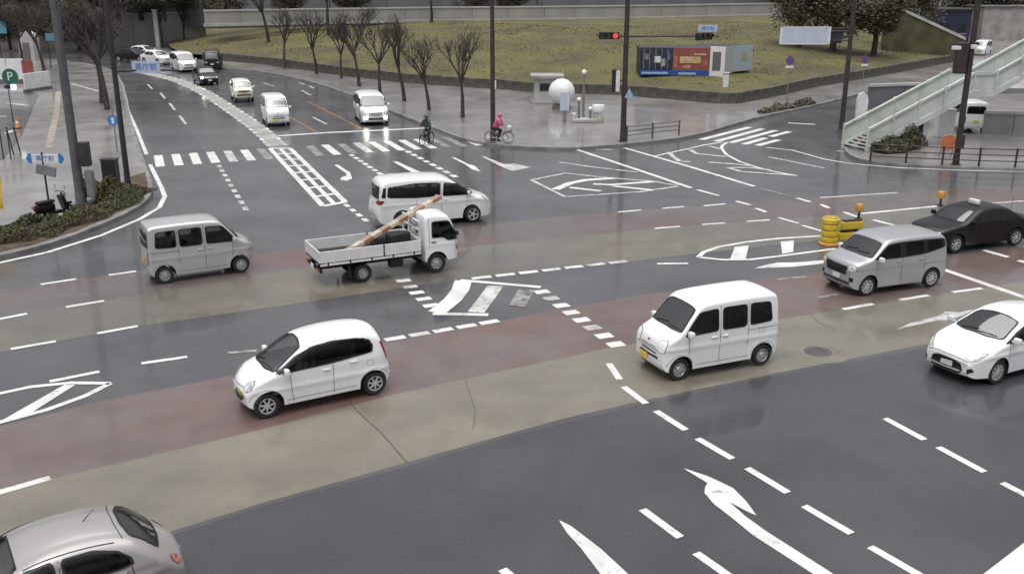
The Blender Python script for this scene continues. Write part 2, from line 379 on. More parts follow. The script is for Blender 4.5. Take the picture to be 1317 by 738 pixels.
for p, q in [((-40, 418), (35, 403.5)), ((85, 395), (134, 387)), ((14, 449), (72, 439)), ((125, 429), (177, 419.5)), ((52, 366), (98, 359)), ((140, 354), (175, 349)),
             ((64, 490.7), (128, 478)), ((182, 467.5), (241, 459)), ((795, 273), (825, 270.3)), ((852, 268.3), (880, 266)), ((905, 265), (933, 262.5)),
             ((842, 294), (875, 291.5)), ((903, 289), (933, 287)), ((961, 285), (990, 283)), ((845, 339.5), (885, 339)), ((1084, 398), (1123, 391)), ((1157, 386), (1194, 380)), ((1225, 376), (1263, 371))]:
    dash(p, q, 0.17)
dash((293, 454), (330, 451), 0.15, FADED); dash((1000, 359.5), (1037, 356), 0.15, FADED); dash((1050, 383), (1077, 378.5), 0.15, FADED)
dash((-60, 650), (64.5, 614.5), 0.2)
# left hatched island
strip('island_outline', [(-60, 519), (0, 506), (40, 497.5), (90, 492.5), (142, 493)], 0.16, WHITE)
strip('island_outline', [(142, 493), (110, 509), (60, 527), (0, 543), (-60, 558)], 0.17, WHITE)
poly('hatch_stripe', [(83, 495), (97, 495), (42, 530), (4, 540)])
# right hatched island
strip('island_outline', [(898, 331), (905, 324.5), (925, 317.5), (960, 311.5), (1000, 307), (1068, 303)], 0.17, WHITE)
strip('island_outline', [(898, 331), (930, 334.3), (965, 334), (1000, 330), (1075, 320)], 0.17, WHITE)
poly('hatch_stripe', [(945, 318), (963, 316), (959, 333.5), (939, 333.5)])
poly('hatch_stripe', [(1004, 311), (1021, 309.5), (1020, 324.5), (1006, 327)])
poly('direction_arrow', [(970, 345.5), (985, 341), (1000, 338), (1020, 338), (1053, 335.5), (1075, 333.5), (1075, 337), (1053, 340), (1020, 343.5), (1000, 344.5)])
poly('direction_arrow', [(1153, 424), (1170, 416), (1206, 407), (1215, 401), (1235, 402), (1290, 389), (1290, 394), (1238, 406), (1222, 412), (1206, 412)], WORN)
# guide lines on the right
strip('solid_line', [(1001, 280), (1027, 287.5)], 0.16, WHITE); strip('solid_line', [(1032, 290), (1060, 298.5)], 0.16, WHITE)
strip('solid_line', [(735, 190.5), (812, 216), (889, 242)], 0.26, WHITE); strip('solid_line', [(803, 190.5), (888, 215), (970, 240)], 0.24, WHITE)
for p, q in [((897, 244.5), (925, 252)), ((947, 259), (965, 264)), ((972, 268), (985, 273))]: dash(p, q, 0.2)
dash((978, 242.5), (1018, 253), 0.15, FADED)
for p, q in [((1025, 255), (1042, 260)), ((1056, 263), (1066, 268)), ((1085.5, 273), (1103, 279.5)), ((1123, 283), (1150, 290))]: dash(p, q, 0.2)
strip('solid_line', [(1055, 254.5), (1155, 248)], 0.18, WORN); strip('solid_line', [(1108, 275), (1205, 265.5)], 0.2, WHITE)
strip('solid_line', [(1255, 263), (1400, 253)], 0.18, WORN)
strip('solid_line', [(1211, 346), (1262, 363.5), (1400, 411)], 0.26, WHITE)
dash((1265, 322), (1297, 331), 0.24); dash((1310, 335), (1342, 345), 0.24)
# crossing at the mouth of the side street
for p, q in [((901.6, 180), (964, 164)), ((920.6, 182.3), (981, 166)), ((939.5, 184), (998, 168)), ((956.6, 186), (985, 177.7)), ((991, 176), (1015.5, 169.5)), ((974, 187.5), (1002, 180))]:
    dash(p, q, 0.42, WHITE, 'crossing_stripe')
dash((1013.5, 158.5), (1048.6, 160.4), 0.35, WHITE, 'stop_line')
strip('zone_outline', [(843, 201), (888, 191), (905, 187), (930, 183)], 0.18, WHITE)
strip('zone_outline', [(936, 183), (929, 187), (928, 191), (934, 199), (951, 208), (972, 215), (991, 220), (1025, 226.5)], 0.18, WHITE)
for l in [[(860, 196), (866, 202), (875, 208)], [(875, 208), (888, 208.5)], [(888, 193), (896, 198), (934, 202)], [(911, 188), (926, 192)], [(911, 209), (940, 211), (966, 213.5)], [(936, 216), (953, 221), (1023, 226)], [(941, 216), (965, 216), (991, 219)]]:
    strip('hatch_stripe', l, 0.28, WORN, z=0.012)
strip('edge_line', [(985, 190), (1019, 193.5), (1060, 205), (1088, 210), (1155, 216), (1240, 219.5), (1400, 223)], 0.16, WHITE)
strip('edge_line', [(988, 202), (1062, 217)], 0.18, WORN); strip('edge_line', [(1076, 194.5), (1118, 196.5)], 0.2, WORN)
# pointed zone in the middle of the far lanes
strip('zone_outline', [(683.5, 231.8), (727, 223), (771, 228), (840, 233.5), (872, 239)], 0.2, WORN)
strip('zone_outline', [(683.5, 231.8), (727, 253.4), (824, 247), (872, 240)], 0.2, WORN)
for l, w in [([(714, 244), (733, 236), (752, 232), (790, 229.5)], 0.42), ([(733, 241.5), (773, 246)], 0.3), ([(763, 237), (785, 238), (840, 234)], 0.34), ([(788, 239.5), (840, 245)], 0.3)]:
    strip('hatch_stripe', l, w, WHITE, z=0.012)
strip('solid_line', [(719, 209), (765, 215.5), (820, 221.7)], 0.2, WORN); dash((767, 192.9), (788, 192.3), 0.22, WORN)
poly('direction_arrow', [(618, 201), (623, 201.5), (648, 211.5), (662, 211), (683, 215.5), (659, 220.5), (642, 213.5)], WORN)
poly('direction_arrow', [(580, 202.5), (585, 203), (603, 211.5), (611, 214), (619, 221.8), (607, 218), (600, 213)])
poly('direction_arrow', [(505, 208), (511, 208), (528, 216), (540, 221), (538, 227), (522, 217.5)])
poly('direction_arrow', [(430, 212.5), (434, 211.8), (450, 222), (453, 230), (446, 233), (437, 231.5), (440, 228), (445, 227), (446, 224)])
dashes((281, 212.6), (319.5, 275), 9, 0.55, 0.22, WORN, 'guide_dash')
dashes((451, 199), (500, 231), 8, 0.62, 0.26, WHITE, 'guide_dash')
dashes((523, 194.5), (590, 230), 8, 0.62, 0.3, WHITE, 'guide_dash')
dashes((444, 263), (476, 288), 4, 0.6, 0.22, WHITE, 'guide_dash')
# ladder-shaped median hatch
A0, A1, B0, B1 = G(347, 191), G(415.5, 265.5), G(373, 191), G(444, 260)
strip('ladder_line', [A0, A1], 0.26, WHITE, world=True); strip('ladder_line', [B0, B1], 0.26, WHITE, world=True)
strip('ladder_line', [A0.lerp(B0, .5), A1.lerp(B1, .5)], 0.22, WHITE, world=True)
for i in range(9):
    t = i / 8; t = t ** 1.0
    strip('ladder_rung', [A0.lerp(A1, t), B0.lerp(B1, t)], 0.3, WHITE, z=0.012, world=True)
# far median band with short paint blocks on both edges
med = [(357, 188), (338, 170), (318, 155), (297, 141), (276, 127), (255, 115), (232, 105), (205, 97.5), (180, 93)]
MP = [G(*p) for p in chaikin(med, 2)]
strip('median_band', MP, 1.1, CONC, z=0.006, world=True)
acc = 0
for i in range(len(MP) - 1):
    a, b = MP[i], MP[i + 1]; L = (b - a).length; n = max(1, int(L / 1.5)); t = (b - a).normalized(); k = Vector((-t.y, t.x, 0))
    for j in range(n):
        p = a + t * (L * (j + .2) / n); q = a + t * (L * (j + .75) / n)
        for s in (-.5, .5): strip('median_block', [p + k * s, q + k * s], 0.22, WORN if (i + j) % 3 else WHITE, world=True)
strip('stop_line', [(351, 175.6), (420, 171), (582, 163.6)], 0.42, WHITE)
strip('edge_line', [(340, 92), (409, 101), (453, 115), (502, 136), (533, 146.5), (582, 163.6), (618, 180)], 0.2, WHITE)
for p, q in [((428.5, 114), (448, 121)), ((509, 147), (539.5, 156.5)), ((402, 151), (420, 160)), ((388, 116.5), (400, 123)), ((398, 111), (404, 114)), ((385, 107), (391.5, 109)), ((338, 107), (352, 111)),
             ((190, 109), (196, 115)), ((206.5, 120), (212, 127)), ((218, 133), (225, 142)), ((231, 149), (239, 160))]: dash(p, q, 0.18, WORN)
strip('yellow_line', [(373, 151), (408, 171)], 0.15, YEL); strip('yellow_line', [(395, 131), (428, 147), (465, 166)], 0.15, YEL)
strip('edge_line', [(160, 118), (165, 143), (175, 165), (188.5, 199)], 0.2, WHITE)
strip('edge_line', [(193, 212), (200, 226), (208, 242), (212, 253), (205, 267), (180, 282), (130, 303), (60, 325), (0, 338), (-60, 349)], 0.2, WHITE)
# far zebra crossing
c0, c1 = G(200.5, 215), G(612, 187.6); tv = (G(197, 199.7) - G(200, 215.2)); cl = (c1 - c0); N = int(round(cl.length / 0.92)); cu = cl.normalized()
tvr = G(569, 177) - G(592.6, 188.2)
for i in range(N + 2):
    s = i / N
    if i in (7, 8): continue
    p = c0.lerp(c1, s) + cu * 0.22; v = tv.lerp(tvr, min(1, s)).normalized() * 3.6
    m = FADED if i in (6, 9, 11, 17, 18) else (WORN if i in (4, 12, 20) else WHITE)
    strip('crossing_stripe', [p, p + v], 0.45, m, world=True)
# box in the centre of the junction
strip('box_outline', [(592, 360.5), (695.5, 369.5)], 0.22, WHITE); strip('box_outline', [(556.5, 403.5), (628, 405)], 0.22, WHITE)
strip('hatch_stripe', [(596, 361), (592, 373), (582, 386), (562, 402)], 0.55, WHITE, z=0.012)
strip('hatch_stripe', [(637, 368), (628, 381), (612, 402)], 0.5, WORN, z=0.012); strip('hatch_stripe', [(677, 373), (665, 394)], 0.5, FADED, z=0.012)
def blocks(cs, w, l):
    P = [G(*c) for c in cs]
    for i, p in enumerate(P):
        t = (P[min(i + 1, len(P) - 1)] - P[max(i - 1, 0)]).normalized()
        strip('guide_block', [p - t * l / 2, p + t * l / 2], w, WHITE if i % 4 != 1 else WORN, world=True)
blocks([(519, 361), (527.6, 369), (536, 376.5), (545, 384.5), (554, 393)], 0.46, 0.30)
blocks([(697, 375.5), (709, 384), (722, 393), (734.5, 402), (748, 411.5), (762, 421.5), (777, 432), (792, 443)], 0.46, 0.36)
for i in range(7):
    a, b = G(607, 358.5), G(811, 335.5); s = a.lerp(b, i / 7); e = a.lerp(b, (i + .8) / 7)
    strip('guide_dash', [s, e], 0.26, WHITE if i < 5 else WORN, world=True)
for i in range(5):
    a, b = G(495, 437.5), G(646, 411.5); s = a.lerp(b, i / 5); e = a.lerp(b, (i + .82) / 5)
    strip('guide_dash', [s, e], 0.26, WHITE if i != 1 else WORN, world=True)
for p, q in [((783, 467.5), (797, 488)), ((802, 497.5), (831, 519)), ((843.6, 528.5), (882, 553)), ((897, 564), (942, 590)), ((961, 602), (1013, 633.5)), ((1034, 650.5), (1095, 686)), ((1119, 703), (1190, 744)),
             ((1138, 538), (1189, 565.5)), ((1206.5, 575), (1266, 607)), ((1289, 621), (1350, 653)), ((826, 655), (875, 691)), ((895, 711), (945, 746)), ((646, 732), (665, 748))]: dash(p, q, 0.17)
poly('direction_arrow', [(878.5, 602), (912, 613), (943, 628), (960, 645), (973, 663), (963, 659), (937, 645), (960, 665), (985, 683), (1078, 742), (1052, 742), (968, 688), (945, 669), (918, 648), (906, 634), (907, 626), (910, 621.5)])
poly('direction_arrow', [(719, 669), (735, 677), (773, 706), (813, 743), (776, 743), (748, 706), (729, 685)])
poly('stop_line', [(1255, 745.7), (1317, 698), (1400, 634), (1440, 660), (1300, 775)])
# joints, cracks and a manhole
JOINT = mat('joint_filler', (0.075, 0.067, 0.056), 0.6, var=0.3, scale=3)
for l, w in [([(440, 508), (466, 535), (490, 556), (523, 594.5)], 0.035), ([(598, 487), (606, 512), (612, 532), (608, 552)], 0.018), ([(1040, 402), (1052, 414), (1075, 425)], 0.03)]:
    strip('pavement_joint', l, w, JOINT, z=0.007)
c = G(1052, 452)
mh = MB(); mh.lathe([(0.36, 0.004), (0.355, 0.012), (0.31, 0.012), (0.305, 0.009), (0.0, 0.009)], 28, c=c, cap=False)
for k in range(-3, 4):
    for j in range(-3, 4):
        if math.hypot(k, j) * .08 < .27: mh.box(c + Vector((k * .08, j * .08, .011)), (.045, .045, .006))
mh.build('manhole_cover', mat('cast_iron', (0.085, 0.08, 0.085), 0.5, var=0.3, scale=10), road)
strip('repair_ring', [c + Vector((math.cos(a) * .68, math.sin(a) * .68, 0)) for a in [i * math.pi / 12 for i in range(25)]], 0.3, OLIVE, z=0.0065, world=True)

# ================================================================== PAVEMENTS
def kerb(pts, parent, w=0.18, z=0.155):
    b = MB(); n = len(pts)
    for i in range(n - 1):
        a, c = Vector((pts[i][0], pts[i][1], 0)), Vector((pts[i + 1][0], pts[i + 1][1], 0)); d = c - a
        b.box((a + d / 2 + Vector((0, 0, z / 2 - 0.01))), (d.length + 0.02, w, z + 0.02), math.atan2(d.y, d.x))
    return b.build('kerb', KERB, parent)
kl = chaikin([(60, 76), (130, 84), (157, 100), (163, 140), (173, 175), (186, 215), (194, 235), (192, 252), (172, 269), (100, 300), (40, 319), (-60, 340)], 1)
KL = gp(kl, 0.15)
left = slab('pavement', KL + [Vector((-60, 30, 0)), Vector((-120, 60, 0)), Vector((-120, 118, 0))], PAVE, -0.02, 0.15); struct(left)
kerb(KL, left)
kr = chaikin([(270, 84), (290, 88), (340, 92), (400, 104), (460, 124), (520, 149), (575, 170), (600, 179), (640, 186.5), (700, 189.5), (742, 190), (800, 185), (860, 179), (900, 172), (945, 158.5), (975, 150), (1040, 137), (1110, 119), (1180, 105), (1280, 86)], 1)
KR = gp(kr, 0.15)
plaza = slab('pavement', KR + [Vector((110, 175, 0)), Vector((40, 190, 0)), Vector((-90, 190, 0))], PAVE2, -0.02, 0.15); struct(plaza)
kerb(KR, plaza)
kc = chaikin([(1170, 140), (1112, 160), (1085, 182), (1090, 197), (1112, 206), (1160, 211), (1240, 214.5), (1317, 217), (1450, 220)], 1)
KC = gp(kc, 0.15)
corner = slab('pavement', KC + [Vector((75, 52, 0)), Vector((75, 86, 0)), Vector((34, 80, 0))], PAVE2, -0.02, 0.15); struct(corner)
kerb(KC, corner)
# guiding strips and stains on the left pavement
TACT = mat('tactile_yellow', (0.29, 0.255, 0.205), 0.6, var=0.25, scale=2)
strip('tactile_strip', [G(75, 118, .15), G(72, 150, .15), G(62, 190, .15)], 0.4, TACT, z=0.156, parent=left, world=True)
strip('paving_band', [G(92, 108, .15), G(128, 118, .15)], 0.25, CONCL, z=0.156, parent=left, world=True)
strip('paving_band', [G(50, 155, .15), G(140, 158, .15)], 0.3, CONCD, z=0.155, parent=left, world=True)
sheet('driveway', gp([(-120, 118), (40, 118), (50, 122), (28, 175), (5, 205), (-120, 240)], .15), ASPH, 0.155, left)
for l in [[(10, 133), (36, 136)], [(8, 172), (17, 168)], [(-10, 150), (8, 150)]]: strip('bay_line', [G(x, y, .15) for x, y in l], 0.35, WORN, z=0.16, parent=left, world=True)

# ================================================================== GRASS BANK
bb = [(210, 50), (219, 66), (236, 76), (262, 77), (290, 78), (350, 84), (450, 98), (520, 106), (600, 112), (650, 115), (690, 119), (800, 122), (870, 128), (925, 133), (945, 133), (985, 126), (1040, 113), (1120, 99), (1228, 79), (1244, 70), (1250, 52)]
BB = gp(bb, 0.15)
def sdist(p):
    best = 1e9; sg = 1
    for i in range(len(BB) - 1):
        a, b = BB[i], BB[i + 1]; d = b - a; t = max(0, min(1, ((p[0] - a.x) * d.x + (p[1] - a.y) * d.y) / (d.x ** 2 + d.y ** 2)))
        q = a + d * t; r = math.hypot(p[0] - q.x, p[1] - q.y)
        if r < best: best = r; sg = 1 if d.x * (p[1] - a.y) - d.y * (p[0] - a.x) > 0 else -1
    return best * sg
def bank_z(p):
    d = sdist(p); t = max(0, min(1, d / 30.0))
    return 0.75 + 2.9 * (t * (1.35 - 0.35 * t)) 
rs = random.Random(3)
gx = np.arange(-60, 95, 1.6); gy = np.arange(78, 200, 1.6)
idx = {}; b = MB()
for j, y in enumerate(gy):
    for i, x in enumerate(gx):
        if sdist((x, y)) > 1.2:
            idx[(i, j)] = len(b.v); b.v.append((x, y, bank_z((x, y)) + rs.uniform(-.05, .05)))
for (i, j), a in list(idx.items()):
    k = [(i, j), (i + 1, j), (i + 1, j + 1), (i, j + 1)]
    if all(q in idx for q in k): b.f.append(tuple(idx[q] for q in k)); b.m.append(0)
bank = struct(b.build('grass_bank', GRASS, None, 80))
# strip that joins the heightfield to the wall
b = MB()
VN = []
for i in range(len(BB)):
    d = (BB[min(i + 1, len(BB) - 1)] - BB[max(i - 1, 0)]).normalized(); VN.append(Vector((-d.y, d.x, 0)))
VR = []
for i in range(len(BB) - 1):
    L = (BB[i + 1] - BB[i]).length; n = max(1, int(L / 2))
    for j in range(n): t_ = j / n; VR.append((BB[i].lerp(BB[i + 1], t_), VN[i].lerp(VN[i + 1], t_).normalized()))
for i in range(len(VR) - 1):
    r0_, r1_ = VR[i], VR[i + 1]; q = []
    for (pp, nn) in (r0_, r1_):
        for k in range(5): x = pp + nn * (k * 1.05); q.append((x.x, x.y, .72 if k == 0 else bank_z(x) + (.02 if k < 3 else -.02 - .04 * (k - 3))))
    b.add(q, [(k, k + 5, k + 6, k + 1) for k in range(4)])
b.build('grass_verge', GRASS, bank)
# grass tufts
rs = random.Random(5); b = MB()
for _ in range(42000):
    x, y = rs.uniform(-50, 60), rs.uniform(80, 135); d = sdist((x, y))
    if d < 0.5 or d > 32: continue
    z = bank_z((x, y)); h = rs.uniform(.03, .08); a = rs.uniform(0, 6.28); w = rs.uniform(.03, .08); lx, ly = rs.uniform(-.12, .12), rs.uniform(-.12, .12)
    ca, sa = math.cos(a) * w, math.sin(a) * w
    b.add([(x - ca, y - sa, z - .05), (x + ca, y + sa, z - .05), (x + ca * .6 + lx, y + sa * .6 + ly, z + h), (x - ca * .4 + lx, y - sa * .4 + ly, z + h * .8)], [(0, 1, 2, 3)])
g = b.build('grass_tufts', mat('tuft', (0.135, 0.128, 0.043), 0.9, col2=(0.09, 0.078, 0.038), scale=0.3)); g['kind'] = 'stuff'; g['label'] = 'short dull green grass on the bank behind the plaza'; g['category'] = 'grass'

# low stone wall at its foot: one thing, stones as parts
lw = thing('low_stone_wall', 'long low dark stone wall along the foot of the grass bank', 'wall')
stone_me = []
for k in range(4):
    m = MB(); m.bbox((0, 0, 0), (1.0, 1.0, 1.0), 0.05); stone_me.append(m.mesh('stone', STONE))
wp = BB[3:]; rs = random.Random(11); cnt = 0
core = MB()
for i in range(len(wp) - 1):
    a, c = wp[i], wp[i + 1]; d = c - a; ang = math.atan2(d.y, d.x)
    core.box((a.x + d.x / 2, a.y + d.y / 2, .15 + .36), (d.length + .1, .34, .72), ang)
    n = max(1, int(d.length / 1.35))
    for j in range(n):
        p = a + d * ((j + .5) / n)
        if cnt < 298:
            o = link('stone', stone_me[cnt % 4], lw, (p.x, p.y, .15 + .41 + rs.uniform(-.02, .02)), ang); o.scale = (d.length / n - .04, .42 + rs.uniform(-.02, .04), .80); cnt += 1
core.build('wall_core', CONCD, lw)

# concrete parapet on top of the bank
def wall_panels(name, label, pts, z0, z1, th, seg, m, cap_m, cat='wall'):
    t = thing(name, label, cat, (pts[0].x, pts[0].y, z0)); o0 = Vector((pts[0].x, pts[0].y, z0))
    pan = MB(); pan.bbox((0, 0, .5), (1, 1, 1), .02); pm = pan.mesh('wall_panel', m)
    for i in range(len(pts) - 1):
        a, c = pts[i], pts[i + 1]; d = c - a; d.z = 0; n = max(1, int(d.length / seg)); ang = math.atan2(d.y, d.x)
        for j in range(n):
            p = a + d * ((j + .5) / n) - o0; p.z = 0
            o = link('wall_panel', pm, t, p, ang); o.scale = (d.length / n - .04, th, z1 - z0)
            q = link('coping', pm, t, p + Vector((0, 0, z1 - z0 + .003)), ang); q.scale = (d.length / n - .01, th + .2, .2)
            q.data = cap_me
    return t
pan = MB(); pan.bbox((0, 0, .5), (1, 1, 1), .02); cap_me = pan.mesh('coping', CONCL)
PWp = [G(264, 35, 3.4), G(400, 31, 3.5), G(560, 28, 3.5), G(700, 26.5, 3.5), G(850, 24, 3.5), G(1015, 20, 3.5)]
wall_panels('parapet_wall', 'long grey concrete parapet with pale coping on top of the grass bank', PWp, 3.2, 5.2, .4, 4.0, CONC, CONCL)
BG = [Vector((q.x, q.y + 14, 0)) for q in PWp]; BG[0].x -= 20; BG[-1].x += 8
wall_panels('elevated_roadway', 'long blue grey elevated roadway wall rising behind the parapet', BG, 2.6, 9.5, .6, 6.0, mat('blue_grey_wall', (.17, .17, .19), .7, var=.25, scale=.5), CONCL)
# pale ledge at the foot of the parapet
lg = MB()
for i in range(len(PWp) - 1):
    a, c = PWp[i], PWp[i + 1]; d = c - a; d.z = 0; lg.box((a.x + d.x / 2, a.y + d.y / 2 - .5, 3.62), (d.length + .05, .5, .35), math.atan2(d.y, d.x))
tag(lg.build('concrete_ledge', CONCL), 'pale concrete ledge running along the foot of the long parapet', 'ledge')

# ================================================================== VEHICLES
def lerp_tab(tab, x):
    tab = sorted(tab); return float(np.interp(x, [t[0] for t in tab], [t[1] for t in tab]))
class Car:
    """x forward, y left, origin on the ground half way between the axles"""
    def __init__(s, name, label, cat, sp, paint, group=None):
        s.sp = sp; s.paint = paint
        s.root = thing(name, label, cat, group=group)
        s.body()
    def body(s):
        sp = s.sp; hw = sp['w'] / 2; H = sp['h']; wr = sp['wr']; ra = sp.get('ra', wr + .07); zs = sp.get('sill', .23)
        top = chaikin(sp['top'], 2); xf, xr = top[0][0], top[-1][0]
        tx = [p[0] for p in top][::-1]; tz = [p[1] for p in top][::-1]
        zt = lambda x: float(np.interp(x, tx, tz))
        lowf, lowr = sp.get('lowf', .42), sp.get('lowr', .45)
        axles = [sp['wb'] / 2, -sp['wb'] / 2]; xs = sp.get('xoff', 0)
        def zb(x):
            z = zs
            z = max(z, float(np.interp(xf - x, [0, .03, .09, .16], [lowf, lowf - .1, zs + .02, zs])))
            z = max(z, float(np.interp(x - xr, [0, .03, .10, .2], [lowr, lowr - .08, zs + .05, zs])))
            for a in axles:
                if abs(x - a) < ra: z = max(z, wr + math.sqrt(max(0, ra * ra - (x - a) ** 2)))
            return min(z, zt(x) - .05)
        belt = sp['belt']; tk = sp.get('tumble', .15)
        pf, pr = sp.get('planf', (.80, .55)), sp.get('planr', (.86, .4))
        def w(x, z):
            k = 1.0; t = (xf - x) / pf[1]
            if t < 1: k *= 1 - (1 - pf[0]) * (1 - t) ** 2.4
            t = (x - xr) / pr[1]
            if t < 1: k *= 1 - (1 - pr[0]) * (1 - t) ** 2.4
            if z < belt: k *= 1 - .05 * ((belt - z) / belt) ** 2
            else: k *= 1 - tk * ((z - belt) / (H - belt)) ** 1.25
            cr = sp.get('crease', belt - .1); b = .016 * math.exp(-((z - cr) / .06) ** 2)
            for a in axles: b += .018 * math.exp(-(((x - a) ** 2 + (z - wr) ** 2) / (ra * 1.25) ** 2) ** 3)
            return hw * k - .016 + b
        bow = sp.get('bow', .12)
        def warp(p):
            x, y, z = p; q = (y / hw) ** 2
            L = (xf - xr) / 2; m = (xf + xr) / 2; u = (x - m) / L
            if u > 0: x -= bow * q * u ** 2
            else: x += bow * .55 * q * u ** 2
            return (x, y, z)
        st = set()
        for d in (0, .004, .012, .025, .045, .07, .1, .14, .18, .23): st.add(xf - d); st.add(xr + d)
        for a in axles:
            for k in range(15): st.add(a + ra * math.cos(math.pi * k / 14))
            st.add(a + ra + .003); st.add(a - ra - .003)
        for p in top: st.add(p[0])
        for x in np.arange(xr, xf, .038): st.add(float(x))
        st = sorted(x for x in st if xr <= x <= xf)
        st = [x for i, x in enumerate(st) if i == 0 or x - st[i - 1] > .0025]  # stations
        NS = 32; NC = 6; b = MB(); rings = []
        r0 = sp.get('rr', .13)
        for x in st:
            a, t = zb(x), zt(x); h = t - a; r = min(r0, h * .35); half = []
            half += [(0, a), (w(x, a) * .6, a)]
            for k in range(NS + 1):
                z = a + (h - r) * k / NS; half.append((w(x, z), z))
            wtop = w(x, t - r)
            for k in range(1, NC + 1):
                an = math.pi / 2 * k / NC; half.append((wtop - r * 1.5 + r * 1.5 * math.cos(an), t - r + r * math.sin(an) - .0))
            yt = half[-1][0]; cr = sp.get('crown', .03)
            for k in (.93, .85, .76, .66, .56, .45, .33, .22, .11, 0):
                half.append((yt * k, t + cr * (1 - k * k)))
            ring = [warp((x, y, z)) for y, z in half] + [warp((x, -y, z)) for y, z in half[-2:0:-1]]
            rings.append(ring)
        n = len(rings[0]); nh = (n + 2) // 2
        for ring in rings: b.v += ring
        for i in range(len(rings) - 1):
            for k in range(n):
                kk = (k + 1) % n; und = (k < 2 or k >= n - 2) and xf - .15 > st[i] > xr + .15
                b.f.append((i * n + k, i * n + kk, (i + 1) * n + kk, (i + 1) * n + k)); b.m.append(1 if und else 0)
        for e in (0, len(rings) - 1): b.f.append(tuple(e * n + k for k in range(n))); b.m.append(0)
        s.bvh = BVHTree.FromPolygons([Vector(v) for v in b.v], b.f)
        s.xf, s.xr, s.zt, s.wf = xf, xr, zt, w
        s.bodyobj = b.build('body', [s.paint, UNDER, RUB], s.root, 32); s.wins = []
        # wheels
        wy = hw - .10 - sp.get('inset', 0)
        for a in axles:
            for sy in (1, -1): s.wheel(a, wy * sy, sy)
    def wheel(s, x, y, sy):
        wr = s.sp['wr']; tw = s.sp.get('tw', .165)
        rim = wr * s.sp.get('rimf', .66)
        key = ('wheel', wr, tw, rim, s.sp.get('rim', 'steel'))
        if key not in CACHE:
            t = MB(); t.lathe([(rim * .96, -tw * .42), (rim + .01, -tw / 2), (wr * .93, -tw / 2), (wr * .99, -tw * .38), (wr, -tw * .2), (wr, tw * .2), (wr * .99, tw * .38), (wr * .93, tw / 2), (rim + .01, tw / 2), (rim * .96, tw * .42), (rim * .96, -tw * .42)], 30, 'Y', cap=False)
            r = MB(); st = s.sp.get('rim', 'steel')
            if st == 'steel':
                r.lathe([(rim, tw * .40), (rim * .93, tw * .44), (rim * .86, tw * .30), (rim * .62, tw * .38), (rim * .40, tw * .30), (rim * .30, tw * .44), (rim * .12, tw * .46), (0.001, tw * .46)], 26, 'Y', cap=False)
                for k in range(8):
                    a = k * math.pi / 4; r.lathe([(rim * .10, 0), (rim * .10, .003), (0.001, .003)], 8, 'Y', (math.cos(a) * rim * .72, tw * .37, math.sin(a) * rim * .72), 1, cap=False)
            else:
                ns = {'alloy': 5, 'multi': 9, 'cap': 7}[st]
                r.lathe([(rim * .95, tw * .05), (.001, tw * .05)], 26, 'Y', mi=1, cap=False)
                r.lathe([(rim, tw * .42), (rim * .98, tw * .46), (rim * .88, tw * .44), (rim * .86, tw * .1)], 26, 'Y', cap=False)
                r.lathe([(rim * .24, tw * .1), (rim * .24, tw * .44), (rim * .1, tw * .47), (0.001, tw * .47)], 14, 'Y', cap=False)
                for k in range(ns):
                    a = k * 2 * math.pi / ns + .3; M = Matrix.Rotation(-a, 3, 'Y'); wd = rim * (.26 if ns == 5 else .2)
                    r.box(M @ Vector((rim * .54, tw * .36, 0)), (rim * .7, tw * .16, wd), M=M)
            CACHE[key] = (t.mesh('wheel', TYRE, 40), r.mesh('rim', [ALLOY if st != 'steel' else STEEL, UNDER], 40))
        tm, rmesh = CACHE[key]
        o = link('wheel', tm, s.root, (x, y, wr)); 
        if sy < 0: o.rotation_euler = (0, 0, math.pi)
        q = link('rim', rmesh, o); q.rotation_euler = (0, random.uniform(0, 1), 0)
    # ---- panels laid on the body
    def hit(s, mode, u, v, off):
        """side L/R: u=x v=z ; front/rear: u=y v=z ; top: u=y v=x"""
        if mode in 'LR':
            sg = 1 if mode == 'L' else -1; o, d = Vector((u, sg * 4, v)), Vector((0, -sg, 0))
        elif mode == 'F': o, d = Vector((6, u, v)), Vector((-1, 0, 0))
        elif mode == 'B': o, d = Vector((-6, u, v)), Vector((1, 0, 0))
        else: o, d = Vector((v, u, 5)), Vector((0, 0, -1))
        p, nrm, _, _ = s.bvh.ray_cast(o, d)
        if p is None: p, nrm, _, _ = s.bvh.find_nearest(o + d * (o.length - .6 if False else 3.2))
        if nrm.dot(d) > 0: nrm = -nrm
        return p + nrm * off
    def panel(s, name, mode, poly, m, off=.006, rnd=1, parent=None, nu=10, nv=6, rim=None):
        """poly in (u,v), monotone in u"""
        P = chaikin(poly, rnd + 1, True, .10) if rnd else list(poly)
        P = [(round(p[0], 4), p[1]) for p in P]
        us = sorted(set([round(p[0], 4) for p in P])); lo, hi = us[0], us[-1]
        us = sorted(set(us + [lo + (hi - lo) * k / nu for k in range(nu + 1)]))
        us = [u for i, u in enumerate(us) if i == 0 or u - us[i - 1] > (hi - lo) * .004]
        def span(u):
            vs = []
            for i in range(len(P)):
                a, c = P[i], P[(i + 1) % len(P)]
                if a[0] == c[0]:
                    if abs(a[0] - u) < 1e-6: vs += [a[1], c[1]]
                elif min(a[0], c[0]) - 1e-9 <= u <= max(a[0], c[0]) + 1e-9: vs.append(a[1] + (c[1] - a[1]) * (u - a[0]) / (c[0] - a[0]))
            return (min(vs), max(vs)) if vs else None
        b = MB(); cols = []
        for u in us:
            sp = span(u + (1e-5 if u == lo else -1e-5 if u == hi else 0)) or span(u)
            cols.append([s.hit(mode, u, sp[0] + (sp[1] - sp[0]) * k / nv, off) for k in range(nv + 1)])
        for c in cols: b.v += [tuple(p) for p in c]
        n = nv + 1
